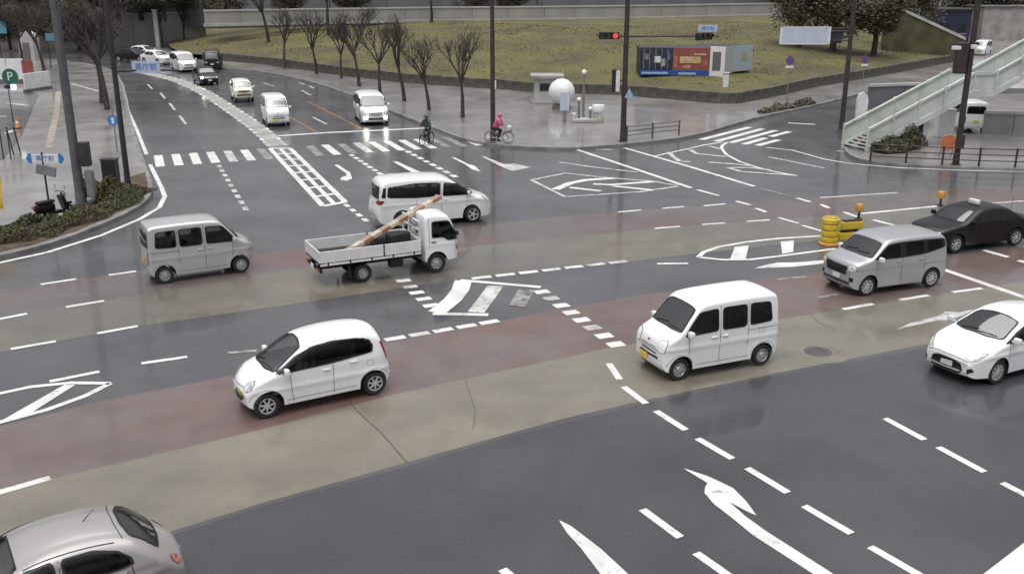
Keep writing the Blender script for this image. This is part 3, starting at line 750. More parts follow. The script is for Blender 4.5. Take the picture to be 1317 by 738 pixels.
        for i in range(len(cols) - 1):
            for k in range(nv): b.f.append((i * n + k, i * n + k + 1, (i + 1) * n + k + 1, (i + 1) * n + k)); b.m.append(0)
        return b.build(name, m, parent or s.root, 60)
    def window(s, name, mode, poly, m=None, grow=.025):
        cx = sum(p[0] for p in poly) / len(poly); cy = sum(p[1] for p in poly) / len(poly)
        big = []
        for p in poly:
            d = math.hypot(p[0] - cx, p[1] - cy); big.append((p[0] + (p[0] - cx) / d * grow, p[1] + (p[1] - cy) / d * grow))
        o = s.panel(name, mode, poly, m or GLASS, .009, 1); s.wins.append((mode, poly))
        sm = []
        for p in poly:
            d = math.hypot(p[0] - cx, p[1] - cy); k = min(.022, d * .1) / d; sm.append((p[0] - (p[0] - cx) * k, p[1] - (p[1] - cy) * k))
        def dense(P):
            P = chaikin(P, 2, True, .10); Q = []
            for i in range(len(P)):
                a, c = P[i], P[(i + 1) % len(P)]
                for k in range(4): Q.append((a[0] + (c[0] - a[0]) * k / 4, a[1] + (c[1] - a[1]) * k / 4))
            return Q
        A_, B_ = dense(big), dense(sm); n = len(A_); b = MB()
        b.v = [tuple(s.hit(mode, u, v, .012)) for u, v in A_] + [tuple(s.hit(mode, u, v, .012)) for u, v in B_]
        for i in range(n): b.f.append((i, (i + 1) % n, (i + 1) % n + n, i + n)); b.m.append(0)
        b.build('window_seal', RUB, o)
        return o
    def glaze(s, seats=True, rear=True, cloth=None):
        """open the shell behind the panes and furnish the cabin"""
        def inside(p, P):
            c = False; j = len(P) - 1
            for i in range(len(P)):
                if (P[i][1] > p[1]) != (P[j][1] > p[1]) and p[0] < (P[j][0] - P[i][0]) * (p[1] - P[i][1]) / (P[j][1] - P[i][1] + 1e-12) + P[i][0]: c = not c
                j = i
            return c
        me = s.bodyobj.data; bm = bmesh.new(); bm.from_mesh(me); kill = []
        for f in bm.faces:
            n = f.normal; cc = f.calc_center_median()
            for mode, P in s.wins:
                if mode == 'L' and (n.y < .3 or cc.y < 0) or mode == 'R' and (n.y > -.3 or cc.y > 0): continue
                if mode == 'T' and n.z < .12 or mode == 'F' and n.x < .3 or mode == 'B' and n.x > -.3: continue
                pr = (lambda v: (v.x, v.z)) if mode in 'LR' else ((lambda v: (v.y, v.z)) if mode in 'FB' else (lambda v: (v.y, v.x)))
                ins = [inside(pr(v.co), P) for v in f.verts]
                if all(ins): kill.append(f); break
                if inside(pr(cc), P): f.material_index = 2; break
        bmesh.ops.delete(bm, geom=kill, context='FACES'); bm.to_mesh(me); bm.free()
        if not seats: return
        sp = s.sp; hw = sp['w'] / 2; belt = sp['belt']; cl = cloth or SEATM
        ws = [P for m_, P in s.wins if m_ == 'T' or m_ == 'F']; side = [P for m_, P in s.wins if m_ == 'L']
        xs = [p[0] for P in side for p in P]; xA, xB = max(xs), min(xs)
        xfr = xA - .75 if xA > 0 else 0
        rows = [xfr] + ([x for x in (xfr - .95, xfr - 1.85) if x > xB + .15] if rear else [])
        for x in rows:
            for y in (-hw * .42, hw * .42):
                st = MB().bbox((x - .12, y, belt - .12), (.14, hw * .62, .62), .05, M=Matrix.Rotation(R(-12), 3, 'Y')).build('seat', cl, s.root, 50)
                MB().bbox((x - .2, y, belt + .27), (.09, .24, .18), .035).build('headrest', cl, st, 50)
        MB().bbox((xA - .12, 0, belt - .10), (.42, hw * 1.7, .16), .05).build('dashboard', mat('dashboard_grey', (.10, .10, .105), .7, var=.2, scale=5), s.root, 50)
        w = MB(); n = 16; c0 = Vector((xA - .42, -hw * .42, belt - .0))
        w.tube([c0 + Vector((.06 * math.sin(a), .17 * math.cos(a), .17 * math.sin(a))) for a in [2 * math.pi * k / n for k in range(n + 1)]], .014, 5, cap=False); w.tube([c0 + Vector((0, -.16, 0)), c0 + Vector((0, .16, 0))], .012, 4); w.build('steering_wheel', RUB, s.root)
        MB().box(((xA + xB) / 2, 0, belt - .42), (xA - xB + .2, hw * 1.75, .05)).build('cabin_floor', SEATM, s.root)
    def both(s, name, poly, m=None):
        for md in 'LR': s.window(name, md, poly, m)
    def line(s, mode, pts, w=.012, m=None, name='panel_gap', off=.004, n=8):
        Q = []
        for i in range(len(pts) - 1):
            for k in range(n): t = k / n; Q.append((pts[i][0] + (pts[i + 1][0] - pts[i][0]) * t, pts[i][1] + (pts[i + 1][1] - pts[i][1]) * t))
        Q.append(pts[-1]); b = MB()
        for i, p in enumerate(Q):
            a, c = Q[max(i - 1, 0)], Q[min(i + 1, len(Q) - 1)]; tx, ty = c[0] - a[0], c[1] - a[1]; L = math.hypot(tx, ty); nx, ny = -ty / L * w / 2, tx / L * w / 2
            b.v += [tuple(s.hit(mode, p[0] + nx, p[1] + ny, off)), tuple(s.hit(mode, p[0] - nx, p[1] - ny, off))]
        for i in range(len(Q) - 1): b.f.append((2 * i, 2 * i + 1, 2 * i + 3, 2 * i + 2)); b.m.append(0)
        return b.build(name, m or RUB, s.root)
    def lines(s, *pl, **k):
        for md in 'LR':
            for p in pl: s.line(md, p, **k)
    def handle(s, x, z, m=None):
        for md in 'LR':
            p = s.hit(md, x, z, .012); MB().bbox(p, (.17, .035, .035), .012).build('door_handle', m or s.paint, s.root)
    def mirror(s, x, z, m=None):
        for md, sg in (('L', 1), ('R', -1)):
            p = s.hit(md, x, z, 0); b = MB(); b.bbox((p.x + .02, p.y + sg * .13, p.z + .06), (.11, .19, .15), .045); b.bbox((p.x + .02, p.y + sg * .03, p.z + .01), (.05, .1, .05), .015)
            b.build('door_mirror', m or s.paint, s.root, 50)
    def plate(s, mode, z, m, y=0, w=.33, h=.165):
        p = s.hit(mode, y, z, .014); MB().bbox(p, (.012, w, h), .004).build('number_plate', m, s.root)
    def lamp(s, name, mode, poly, m, mirror=True, rnd=2):
        o = s.panel(name, mode, poly, m, .012, rnd)
        s.panel('lamp_rim', mode, [(p[0] + (p[0] - sum(q[0] for q in poly) / len(poly)) * .08, p[1] + (p[1] - sum(q[1] for q in poly) / len(poly)) * .08) for p in poly], RUB, .006, rnd, o)
        if mirror: s.lamp(name, mode, [(-p[0], p[1]) for p in poly], m, False, rnd)
    def wipers(s, xb, xt, ys=(.1, -.45)):
        b = MB()
        for y in ys:
            a = s.hit('T', y, xb, .02); c = s.hit('T', y + .5, xb - (xb - xt) * .12, .02); m = s.hit('T', y + .25, xb - (xb - xt) * .06, .03)
            b.tube([a, m, c], .009, 5)
        b.build('wiper', RUB, s.root)
    def place(s, F=None, Rr=None, near='L', loc=None, head=None, front=None, anchor=False):
        """F, Rr: pixels where the near side tyres touch the road"""
        hw = s.sp['w'] / 2 - .03
        if F:
            f, r = G(*F), G(*Rr); u = (f - r).normalized(); left = Vector((-u.y, u.x, 0)); mid = (f + r) / 2
            if anchor: mid = f - u * s.sp['wb'] / 2
            o = mid - left * hw if near == 'L' else mid + left * hw
        else:
            u = head.normalized(); u.z = 0
            o = (G(*front) - u * s.xf) if front else Vector(loc)
        o.z = .011; s.root.location = o; s.root.rotation_euler = (0, 0, math.atan2(u.y, u.x))
        s.glaze(cloth=s.sp.get('cloth')); return s
CACHE = {}
def mirror_lines(x0, z0, x1, z1): return [(x0, z0), (x1, z1)]

def kei_van(name, label, paint, plate, group=None, detail=True):
    sp = dict(w=1.475, h=1.895, wb=2.43, wr=.275, belt=1.06, tumble=.10, rr=.095, planf=(.87, .30), planr=(.96, .14), bow=.07, crown=.022, crease=.80,
              top=[(1.70, .60), (1.695, .76), (1.66, .90), (1.58, 1.02), (1.24, 1.16), (1.05, 1.38), (.70, 1.77), (.48, 1.845), (-.2, 1.872), (-1.2, 1.868), (-1.57, 1.845), (-1.615, 1.74), (-1.655, 1.2), (-1.685, .85), (-1.695, .6)], rim='steel')
    c = Car(name, label, 'van', sp, paint, group)
    c.window('windscreen', 'T', [(-.64, 1.19), (-.57, .74), (.57, .74), (.64, 1.19), (.3, 1.235), (-.3, 1.235)], GLASSF)
    c.both('side_window', [(1.10, 1.10), (.93, 1.36), (.70, 1.63), (.18, 1.68), (.17, 1.13), (.72, 1.13)])
    c.both('side_window', [(.03, 1.14), (.03, 1.68), (-.66, 1.68), (-.66, 1.14)])
    c.both('side_window', [(-.78, 1.15), (-.78, 1.68), (-1.36, 1.66), (-1.42, 1.18)])
    c.window('rear_window', 'B', [(-.55, 1.18), (-.50, 1.62), (.50, 1.62), (.55, 1.18)])
    c.lines([(.10, 1.74), (.10, .30)], [(-.72, 1.74), (-.72, .62)], [(1.0, 1.05), (.97, .62)], [(-.72, 1.02), (-1.6, 1.03)])
    c.line('B', [(-.62, 1.72), (-.62, .62), (.62, .62), (.62, 1.72)])
    c.handle(.27, .98); c.handle(-.05, .98); c.mirror(1.0, 1.12)
    c.lamp('headlamp', 'F', [(.40, .76), (.42, .98), (.60, 1.02), (.66, .94), (.65, .74), (.46, .72)], mat('bright_lamp', (.80, .81, .80), .15, coat=.6, var=.12, scale=16))
    c.lamp('tail_lamp', 'B', [(.58, .66), (.58, 1.02), (.66, 1.02), (.66, .66)], LAMPR)
    c.panel('grille', 'F', [(-.34, .62), (-.34, .655), (.34, .655), (.34, .62)], RUB, .008, 0); c.panel('grille', 'F', [(-.40, .50), (-.40, .56), (.40, .56), (.40, .50)], RUB, .008, 0)
    c.panel('grille_bar', 'F', [(-.30, .78), (-.30, .80), (.30, .80), (.30, .78)], GREYM, .01, 0)
    c.plate('F', .44, plate, y=-.2); c.plate('B', .70, plate, y=0)
    c.panel('badge', 'F', [(-.05, .88), (-.03, .93), (.03, .93), (.05, .88)], CHROME, .012, 1, nu=4, nv=3)
    if detail:
        c.wipers(1.2, .8); c.line('F', [(-.62, .72), (.62, .72)], .010)
    return c

def headlight_dir(p, q): return G(*q) - G(*p)

# --- white cab-over kei van, centre right
v1 = kei_van('small_van', "white box-shaped small van with yellow plate, right of the junction centre", CARW, PLY).place((873.3, 489.4), (979, 470), 'L')
# --- silver small van, left
v2 = kei_van('small_van', 'silver grey small van facing right, beside the kerb-side white line on the left', CARS, PLY).place((313, 350.7), (211.7, 365.5), 'R')

# --- white egg-shaped kei car
sp = dict(w=1.475, h=1.60, wb=2.55, wr=.285, belt=.93, tumble=.20, rr=.20, planf=(.76, .5), planr=(.84, .4), bow=.13, crown=.05, crease=.62, lowf=.38,
          top=[(1.75, .50), (1.745, .60), (1.67, .75), (1.46, .88), (1.18, .98), (.80, 1.22), (.44, 1.45), (.12, 1.56), (-.45, 1.61), (-1.05, 1.59), (-1.46, 1.50), (-1.585, 1.25), (-1.67, .94), (-1.72, .68), (-1.74, .52)], rim='cap')
egg = c = Car('egg_shaped_car', 'small white egg-shaped car with dark side windows, lower left', 'car', sp, CARW)
c.window('windscreen', 'T', [(-.62, 1.05), (-.50, .40), (-.2, .34), (.2, .34), (.50, .40), (.62, 1.05), (.3, 1.16), (-.3, 1.16)], GLASSF)
c.both('side_window', [(1.02, .985), (.80, 1.12), (.52, 1.30), (.15, 1.43), (-.30, 1.47), (-.85, 1.45), (-1.17, 1.38), (-1.25, 1.24), (-1.22, 1.08), (-.2, 1.02), (.72, .98)])
c.window('rear_window', 'B', [(-.48, 1.05), (-.42, 1.34), (.42, 1.34), (.48, 1.05)])
c.lines([(.72, .96), (.70, .55), (.66, .28)], [(-.28, 1.0), (-.28, .3)])
c.line('F', [(-.55, .70), (.55, .70)])
c.handle(-.12, .88); c.handle(-.78, .94); c.mirror(.80, .98)
c.lamp('headlamp', 'F', [(.38, .66), (.40, .80), (.52, .86), (.60, .80), (.58, .66), (.5, .62)], LAMPC)
for md in 'LR': c.panel('tail_lamp', md, [(-1.56, 1.16), (-1.50, 1.30), (-1.44, 1.28), (-1.53, 1.0), (-1.60, .82), (-1.64, .84)], LAMPR, .012, 1)
c.lamp('tail_lamp', 'B', [(.54, .80), (.50, 1.25), (.57, 1.22), (.64, .82)], LAMPR)
c.panel('grille', 'F', [(-.30, .36), (-.34, .44), (.34, .44), (.30, .36)], RUB, .008, 1); c.plate('F', .50, PLY)
c.wipers(1.13, .4, (.0, -.5)); c.place((345.8, 537.9), (482.6, 508), 'L')

# --- white large minivans
def minivan(name, label, paint, lit=False, group=None):
    sp = dict(w=1.83, h=1.90, wb=2.90, wr=.33, belt=1.10, tumble=.15, rr=.12, planf=(.74, .6), planr=(.92, .25), bow=.16, crown=.03, crease=.92, tw=.21, rimf=.70, lowf=.40, sill=.22,
              top=[(2.36, .55), (2.35, .70), (2.24, .88), (1.95, 1.00), (1.55, 1.10), (1.05, 1.45), (.62, 1.74), (.25, 1.84), (-.7, 1.88), (-1.8, 1.87), (-2.2, 1.80), (-2.30, 1.45), (-2.36, 1.0), (-2.43, .75), (-2.44, .52)], rim='alloy')
    c = Car(name, label, 'minivan', sp, paint, group)
    c.window('windscreen', 'T', [(-.78, 1.42), (-.66, .66), (.66, .66), (.78, 1.42), (.4, 1.54), (-.4, 1.54)], GLASSF)
    c.both('side_window', [(1.42, 1.14), (1.10, 1.36), (.80, 1.57), (.30, 1.66), (.22, 1.16)])
    c.both('side_window', [(.10, 1.17), (.12, 1.68), (-.9, 1.69), (-1.92, 1.62), (-1.98, 1.24), (-.9, 1.18)])
    c.both('side_window', [(-2.06, 1.25), (-2.02, 1.60), (-2.12, 1.58), (-2.21, 1.28)])
    c.window('rear_window', 'B', [(-.72, 1.18), (-.62, 1.62), (.62, 1.62), (.72, 1.18)])
    c.lines([(.16, 1.72), (.16, .30)], [(-.86, 1.1), (-.90, .35)], [(1.2, 1.12), (1.16, .4)])
    c.handle(.34, 1.02); c.handle(-.02, 1.02); c.mirror(1.22, 1.18)
    c.lamp('headlamp', 'F', [(.52, .80), (.56, .93), (.74, 1.0), (.84, .92), (.80, .78), (.66, .74)], LAMPC)
    if lit: c.lamp('fog_lamp', 'F', [(.54, .42), (.54, .60), (.74, .60), (.74, .42)], LIT)
    else: c.lamp('fog_lamp', 'F', [(.60, .42), (.60, .50), (.70, .50), (.70, .42)], LAMPC)
    c.panel('grille', 'F', [(-.42, .68), (-.46, .84), (.46, .84), (.42, .68)], GREYM, .008, 1)
    c.panel('grille', 'F', [(-.5, .38), (-.5, .50), (.5, .50), (.5, .38)], RUB, .008, 0); c.plate('F', .56, PLW); c.plate('B', .95, PLW)
    c.lamp('tail_lamp', 'B', [(.62, .98), (.60, 1.14), (.82, 1.14), (.84, .98)], LAMPR)
    for md in 'LR': c.panel('tail_lamp', md, [(-2.20, 1.0), (-2.10, 1.14), (-2.30, 1.14), (-2.36, .98)], LAMPR, .012, 1)
    return c
minivan('minivan', 'white minivan crossing the junction behind the flatbed truck', CARW2).place((611.7, 285.8), (514, 294.5), 'R')
minivan('minivan', 'white minivan with two lit front lamps waiting at the far stop line', CARW, True).place(front=(484, 162.2), head=G(522, 192) - G(458, 132))

def trim(c, hood=None):
    """wheel-arch lips, sill seam, fuel flap, bonnet shut line"""
    sp = c.sp; ra = sp.get('ra', sp['wr'] + .07)
    for md in 'LR':
        for a in (sp['wb'] / 2, -sp['wb'] / 2): c.line(md, [(a + (ra + .03) * math.cos(t_), sp['wr'] + (ra + .03) * math.sin(t_)) for t_ in [math.pi * k / 10 for k in range(1, 10)]], .008, None, 'arch_seam', .003, 2)
        c.line(md, [(sp['wb'] / 2 - ra - .1, .335), (-sp['wb'] / 2 + ra + .1, .335)], .010, None, 'sill_seam', .003)
    xq = -sp['wb'] / 2 + .02; zq = sp['belt'] - .16; c.line('L', [(xq, zq), (xq + .15, zq), (xq + .15, zq + .13), (xq, zq + .13), (xq, zq)], .007, None, 'fuel_flap', .003, 2)
trim(v1); trim(v2); trim(egg)
# --- grey tall compact
sp = dict(w=1.67, h=1.735, wb=2.49, wr=.30, belt=1.05, tumble=.11, rr=.10, planf=(.82, .38), planr=(.94, .2), bow=.11, crown=.025, crease=.88, tw=.18, rimf=.7, sill=.22, lowf=.40,
          top=[(1.84, .56), (1.835, .82), (1.79, .97), (1.62, 1.05), (1.20, 1.12), (.96, 1.32), (.66, 1.60), (.42, 1.68), (-.4, 1.71), (-1.3, 1.70), (-1.66, 1.65), (-1.73, 1.4), (-1.78, 1.0), (-1.85, .75), (-1.86, .52)], rim='multi')
c = Car('compact_wagon', 'grey silver tall compact car with black grille passing the yellow crash drum', 'car', sp, CARG)
c.window('windscreen', 'T', [(-.72, 1.13), (-.63, .70), (.63, .70), (.72, 1.13), (.34, 1.19), (-.34, 1.19)], GLASSF)
for md in 'LR': c.panel('pillar_trim', md, [(1.10, 1.10), (.84, 1.32), (.58, 1.54), (.12, 1.575), (-.9, 1.575), (-1.60, 1.55), (-1.66, 1.28), (-.9, 1.13), (.08, 1.09)], RUB, .003, 1)
c.both('side_window', [(1.02, 1.12), (.80, 1.29), (.56, 1.50), (.12, 1.55), (.08, 1.12)]); c.both('side_window', [(-.10, 1.12), (-.08, 1.55), (-.78, 1.555), (-.82, 1.15)]); c.both('side_window', [(-.92, 1.17), (-.90, 1.55), (-1.50, 1.53), (-1.56, 1.29)])
c.window('rear_window', 'B', [(-.62, 1.12), (-.55, 1.52), (.55, 1.52), (.62, 1.12)])
c.lines([(0, 1.6), (0, .30)], [(-.86, 1.1), (-.88, .62)], [(.98, 1.05), (.94, .5)]); c.handle(.16, .99); c.handle(-.72, .99); c.mirror(.90, 1.08, CARW)
c.lamp('headlamp', 'F', [(.50, .78), (.52, .92), (.68, .97), (.76, .90), (.74, .78)], LAMPC)
c.panel('grille', 'F', [(-.44, .62), (-.50, .90), (.50, .90), (.44, .62)], RUB, .009, 1); c.panel('grille_bar', 'F', [(-.48, .90), (-.48, .935), (.48, .935), (.48, .90)], CHROME, .013, 0)
c.panel('bumper_intake', 'F', [(-.6, .36), (-.6, .42), (.6, .42), (.6, .36)], RUB, .008, 0); c.lamp('fog_lamp', 'F', [(.58, .46), (.58, .58), (.70, .58), (.70, .46)], RUB); c.plate('F', .52, PLW)
c.lamp('tail_lamp', 'B', [(.62, .92), (.60, 1.2), (.72, 1.2), (.74, .92)], LAMPR); c.wipers(1.1, .6, (.05, -.5))
c.place((1112.5, 381), (1197.7, 369.4), 'L')

# --- black taxi
def sedan(name, label, paint, taxi=False):
    sp = dict(w=1.72, h=1.50, wb=2.78, wr=.315, belt=.95, tumble=.24, rr=.12, planf=(.80, .6), planr=(.82, .5), bow=.14, crown=.03, crease=.75, tw=.19, sill=.22, lowf=.40,
              top=[(2.28, .54), (2.27, .66), (2.20, .78), (1.95, .88), (1.10, .97), (.70, 1.22), (.38, 1.38), (.05, 1.45), (-.6, 1.46), (-1.05, 1.38), (-1.55, 1.08), (-1.75, 1.02), (-2.2, .96), (-2.34, .88), (-2.38, .7), (-2.38, .55)], rim='cap')
    c = Car(name, label, 'car', sp, paint)
    c.window('windscreen', 'T', [(-.66, 1.02), (-.54, .44), (.54, .44), (.66, 1.02), (.3, 1.1), (-.3, 1.1)], GLASSF)
    c.both('side_window', [(.92, 1.0), (.62, 1.20), (.38, 1.30), (.0, 1.35), (-.04, 1.0)]); c.both('side_window', [(-.14, 1.0), (-.12, 1.35), (-.70, 1.33), (-.98, 1.24), (-1.18, 1.04)])
    c.window('rear_window', 'T', [(-.60, -1.5), (-.52, -1.12), (.52, -1.12), (.60, -1.5)])
    c.lines([(-.09, 1.36), (-.09, .30)], [(1.0, .95), (.98, .4)], [(-1.0, .95), (-1.05, .6)]); c.handle(.06, .88); c.handle(-.9, .9); c.mirror(.82, 1.0)
    c.lamp('headlamp', 'F', [(.50, .62), (.50, .76), (.72, .77), (.76, .64)], LAMPC); c.lamp('tail_lamp', 'B', [(.46, .72), (.46, .88), (.74, .88), (.74, .72)], LAMPR)
    c.panel('grille', 'F', [(-.40, .60), (-.40, .75), (.40, .75), (.40, .60)], CHROME, .01, 0); c.plate('F', .46, PLW); c.plate('B', .62, PLW)
    if taxi:
        p = c.hit('T', 0, -.05, .0); m = MB(); m.bbox((p.x, 0, p.z + .09), (.16, .46, .18), .06); m.build('roof_lamp', PLASW, c.root, 50)
        p = c.hit('T', .5, -1.3, 0); MB().tube([(p.x, .5, p.z), (p.x - .05, .5, p.z + .5)], .008, 5).build('aerial', RUB, c.root)
    return c
sedan('taxi', 'black taxi with white roof lamp at the right edge', CARK, True).place((1224.5, 326), (1308, 315.8), 'L')

# --- white hatchback right edge
sp = dict(w=1.695, h=1.455, wb=2.55, wr=.30, belt=.93, tumble=.24, rr=.15, planf=(.74, .65), planr=(.82, .45), bow=.17, crown=.05, crease=.72, tw=.18, rimf=.68, sill=.20, lowf=.36,
          top=[(2.14, .50), (2.13, .60), (2.02, .73), (1.70, .86), (1.20, .97), (.75, 1.16), (.30, 1.35), (-.05, 1.42), (-.6, 1.42), (-1.3, 1.32), (-1.62, 1.22), (-1.80, 1.0), (-1.92, .75), (-1.96, .52)], rim='multi')
c = Car('hatchback', 'white low hatchback with large dark front intake, cut off by the right edge', 'car', sp, CARW)
c.window('windscreen', 'T', [(-.66, 1.03), (-.54, .36), (-.2, .32), (.2, .32), (.54, .36), (.66, 1.03), (.3, 1.17), (-.3, 1.17)], GLASSF)
c.both('side_window', [(1.05, .97), (.62, 1.17), (.30, 1.28), (-.12, 1.33), (-.14, .98)]); c.both('side_window', [(-.25, .98), (-.23, 1.33), (-.75, 1.30), (-1.15, 1.20), (-1.25, 1.06)])
c.lines([(-.19, 1.34), (-.19, .28)], [(.95, .95), (.92, .4)]); c.handle(-.08, .86); c.mirror(.86, 1.0)
c.lamp('headlamp', 'F', [(.44, .62), (.48, .69), (.66, .80), (.76, .80), (.70, .66), (.56, .60)], LAMPC)
c.panel('grille', 'F', [(-.40, .27), (-.46, .36), (-.38, .52), (-.2, .57), (.2, .57), (.38, .52), (.46, .36), (.40, .27)], RUB, .009, 1); c.plate('F', .44, PLW)
c.lamp('fog_lamp', 'F', [(.58, .32), (.57, .42), (.64, .46), (.68, .38)], RUB); c.line('F', [(-.5, .62), (-.2, .66), (.2, .66), (.5, .62)], .012)
c.wipers(1.12, .4, (.0, -.5)); c.place((1280, 494), (1402, 461), 'L', anchor=True)

# --- rounded silver hatchback, bottom left
sp = dict(w=1.66, h=1.525, wb=2.43, wr=.29, belt=.95, tumble=.24, rr=.20, planf=(.72, .7), planr=(.76, .6), bow=.2, crown=.06, crease=.80, tw=.17, sill=.21,
          top=[(1.84, .5), (1.82, .62), (1.70, .78), (1.4, .90), (1.05, .98), (.72, 1.22), (.40, 1.38), (.05, 1.46), (-.45, 1.47), (-.95, 1.40), (-1.22, 1.30), (-1.48, 1.06), (-1.62, .95), (-1.80, .80), (-1.87, .65), (-1.87, .5)], rim='cap')
c = Car('rounded_hatchback', 'beige silver rounded hatchback cut off by the bottom left corner', 'car', sp, CARB)
c.window('windscreen', 'T', [(-.64, .98), (-.54, .46), (.54, .46), (.64, .98), (.3, 1.04), (-.3, 1.04)], GLASSF)
c.both('side_window', [(.90, 1.0), (.60, 1.20), (.36, 1.31), (.02, 1.365), (-.02, 1.0)]); c.both('side_window', [(-.13, 1.0), (-.12, 1.365), (-.55, 1.35), (-.85, 1.27), (-1.02, 1.14), (-1.04, 1.05), (-.9, 1.02)])
c.window('rear_window', 'T', [(-.56, -1.46), (-.50, -1.10), (-.2, -1.03), (.2, -1.03), (.50, -1.10), (.56, -1.46), (.2, -1.52), (-.2, -1.52)], GLASSF)
c.lines([(-.07, 1.36), (-.07, .3)], [(-1.02, 1.02), (-1.1, .5)]); c.handle(.08, .90); c.handle(-.86, .94); c.mirror(.8, 1.0)
c.lamp('tail_lamp', 'B', [(.52, .72), (.53, .84), (.60, .88), (.66, .84), (.65, .72)], mat('pale_red_lamp', (.40, .16, .15), .15, coat=.6, var=.4, scale=12))
c.line('T', [(-.56, -.98), (-.2, -.94), (.2, -.94), (.56, -.98)], .014); c.line('T', [(-.62, .38), (-.62, -.85)], .02); c.line('T', [(.62, .38), (.62, -.85)], .02)
MB().tube([(-.55, 0, 1.51), (-.72, 0, 1.66)], [.008, .004], 6).build('aerial', RUB, c.root)
c.plate('B', .62, PLW)
u = (G(0, 700) - G(200, 645)).normalized()
c.place(loc=G(134, 668, 1.45) + u * 0.85, head=u)

# --- far cars
kei_van('small_van', 'white small van waiting at the far stop line, left of the lit minivan', CARW, PLY, detail=False).place(front=(359.5, 163.5), head=G(395, 185) - G(352, 145))
sp = dict(w=1.48, h=1.68, wb=2.43, wr=.30, belt=1.0, tumble=.16, rr=.14, planf=(.84, .35), planr=(.92, .3), bow=.12, crown=.04, crease=.8, sill=.32, lowf=.5,
          top=[(1.66, .62), (1.655, .82), (1.60, .95), (1.45, 1.02), (.98, 1.08), (.78, 1.3), (.55, 1.52), (.3, 1.60), (-.6, 1.63), (-1.35, 1.60), (-1.55, 1.5), (-1.62, 1.1), (-1.70, .8), (-1.70, .6)], rim='steel')
c = Car('compact_off_roader', 'cream white small off-road car behind the waiting vans', 'car', sp, mat('cream_paint', (0.72, 0.71, 0.62), .3, coat=.5, var=.03, scale=2))
c.window('windscreen', 'T', [(-.60, .96), (-.54, .60), (.54, .60), (.60, .96)], GLASSF)
c.both('side_window', [(.86, 1.06), (.72, 1.22), (.55, 1.42), (.1, 1.48), (.08, 1.06)]); c.both('side_window', [(-.05, 1.06), (-.05, 1.48), (-.7, 1.48), (-.72, 1.06)])
c.lamp('headlamp', 'F', [(.46, .80), (.46, .92), (.60, .92), (.60, .80)], LAMPC); c.panel('grille', 'F', [(-.42, .80), (-.42, .92), (.42, .92), (.42, .80)], RUB, .008, 0)
c.panel('bumper_intake', 'F', [(-.55, .52), (-.55, .62), (.55, .62), (.55, .52)], RUB, .008, 0); c.plate('F', .70, PLY); c.mirror(.76, 1.06)
c.place(front=(315, 132.5), head=G(345, 165) - G(305, 127))
c = sedan('dark_sedan', 'dark sedan with one lit front lamp coming round the far bend', CARN)
c.lamp('headlamp', 'F', [(-.76, .62), (-.76, .77), (-.54, .77), (-.54, .62)], LIT, False)
c.place(front=(271, 110.5), head=G(300, 128) - G(262, 108.5))
c = minivan('minivan', 'white minivan far up the road beside a dark truck', CARW).place(front=(244, 93.5), head=G(262, 98.5) - G(226, 86.5))

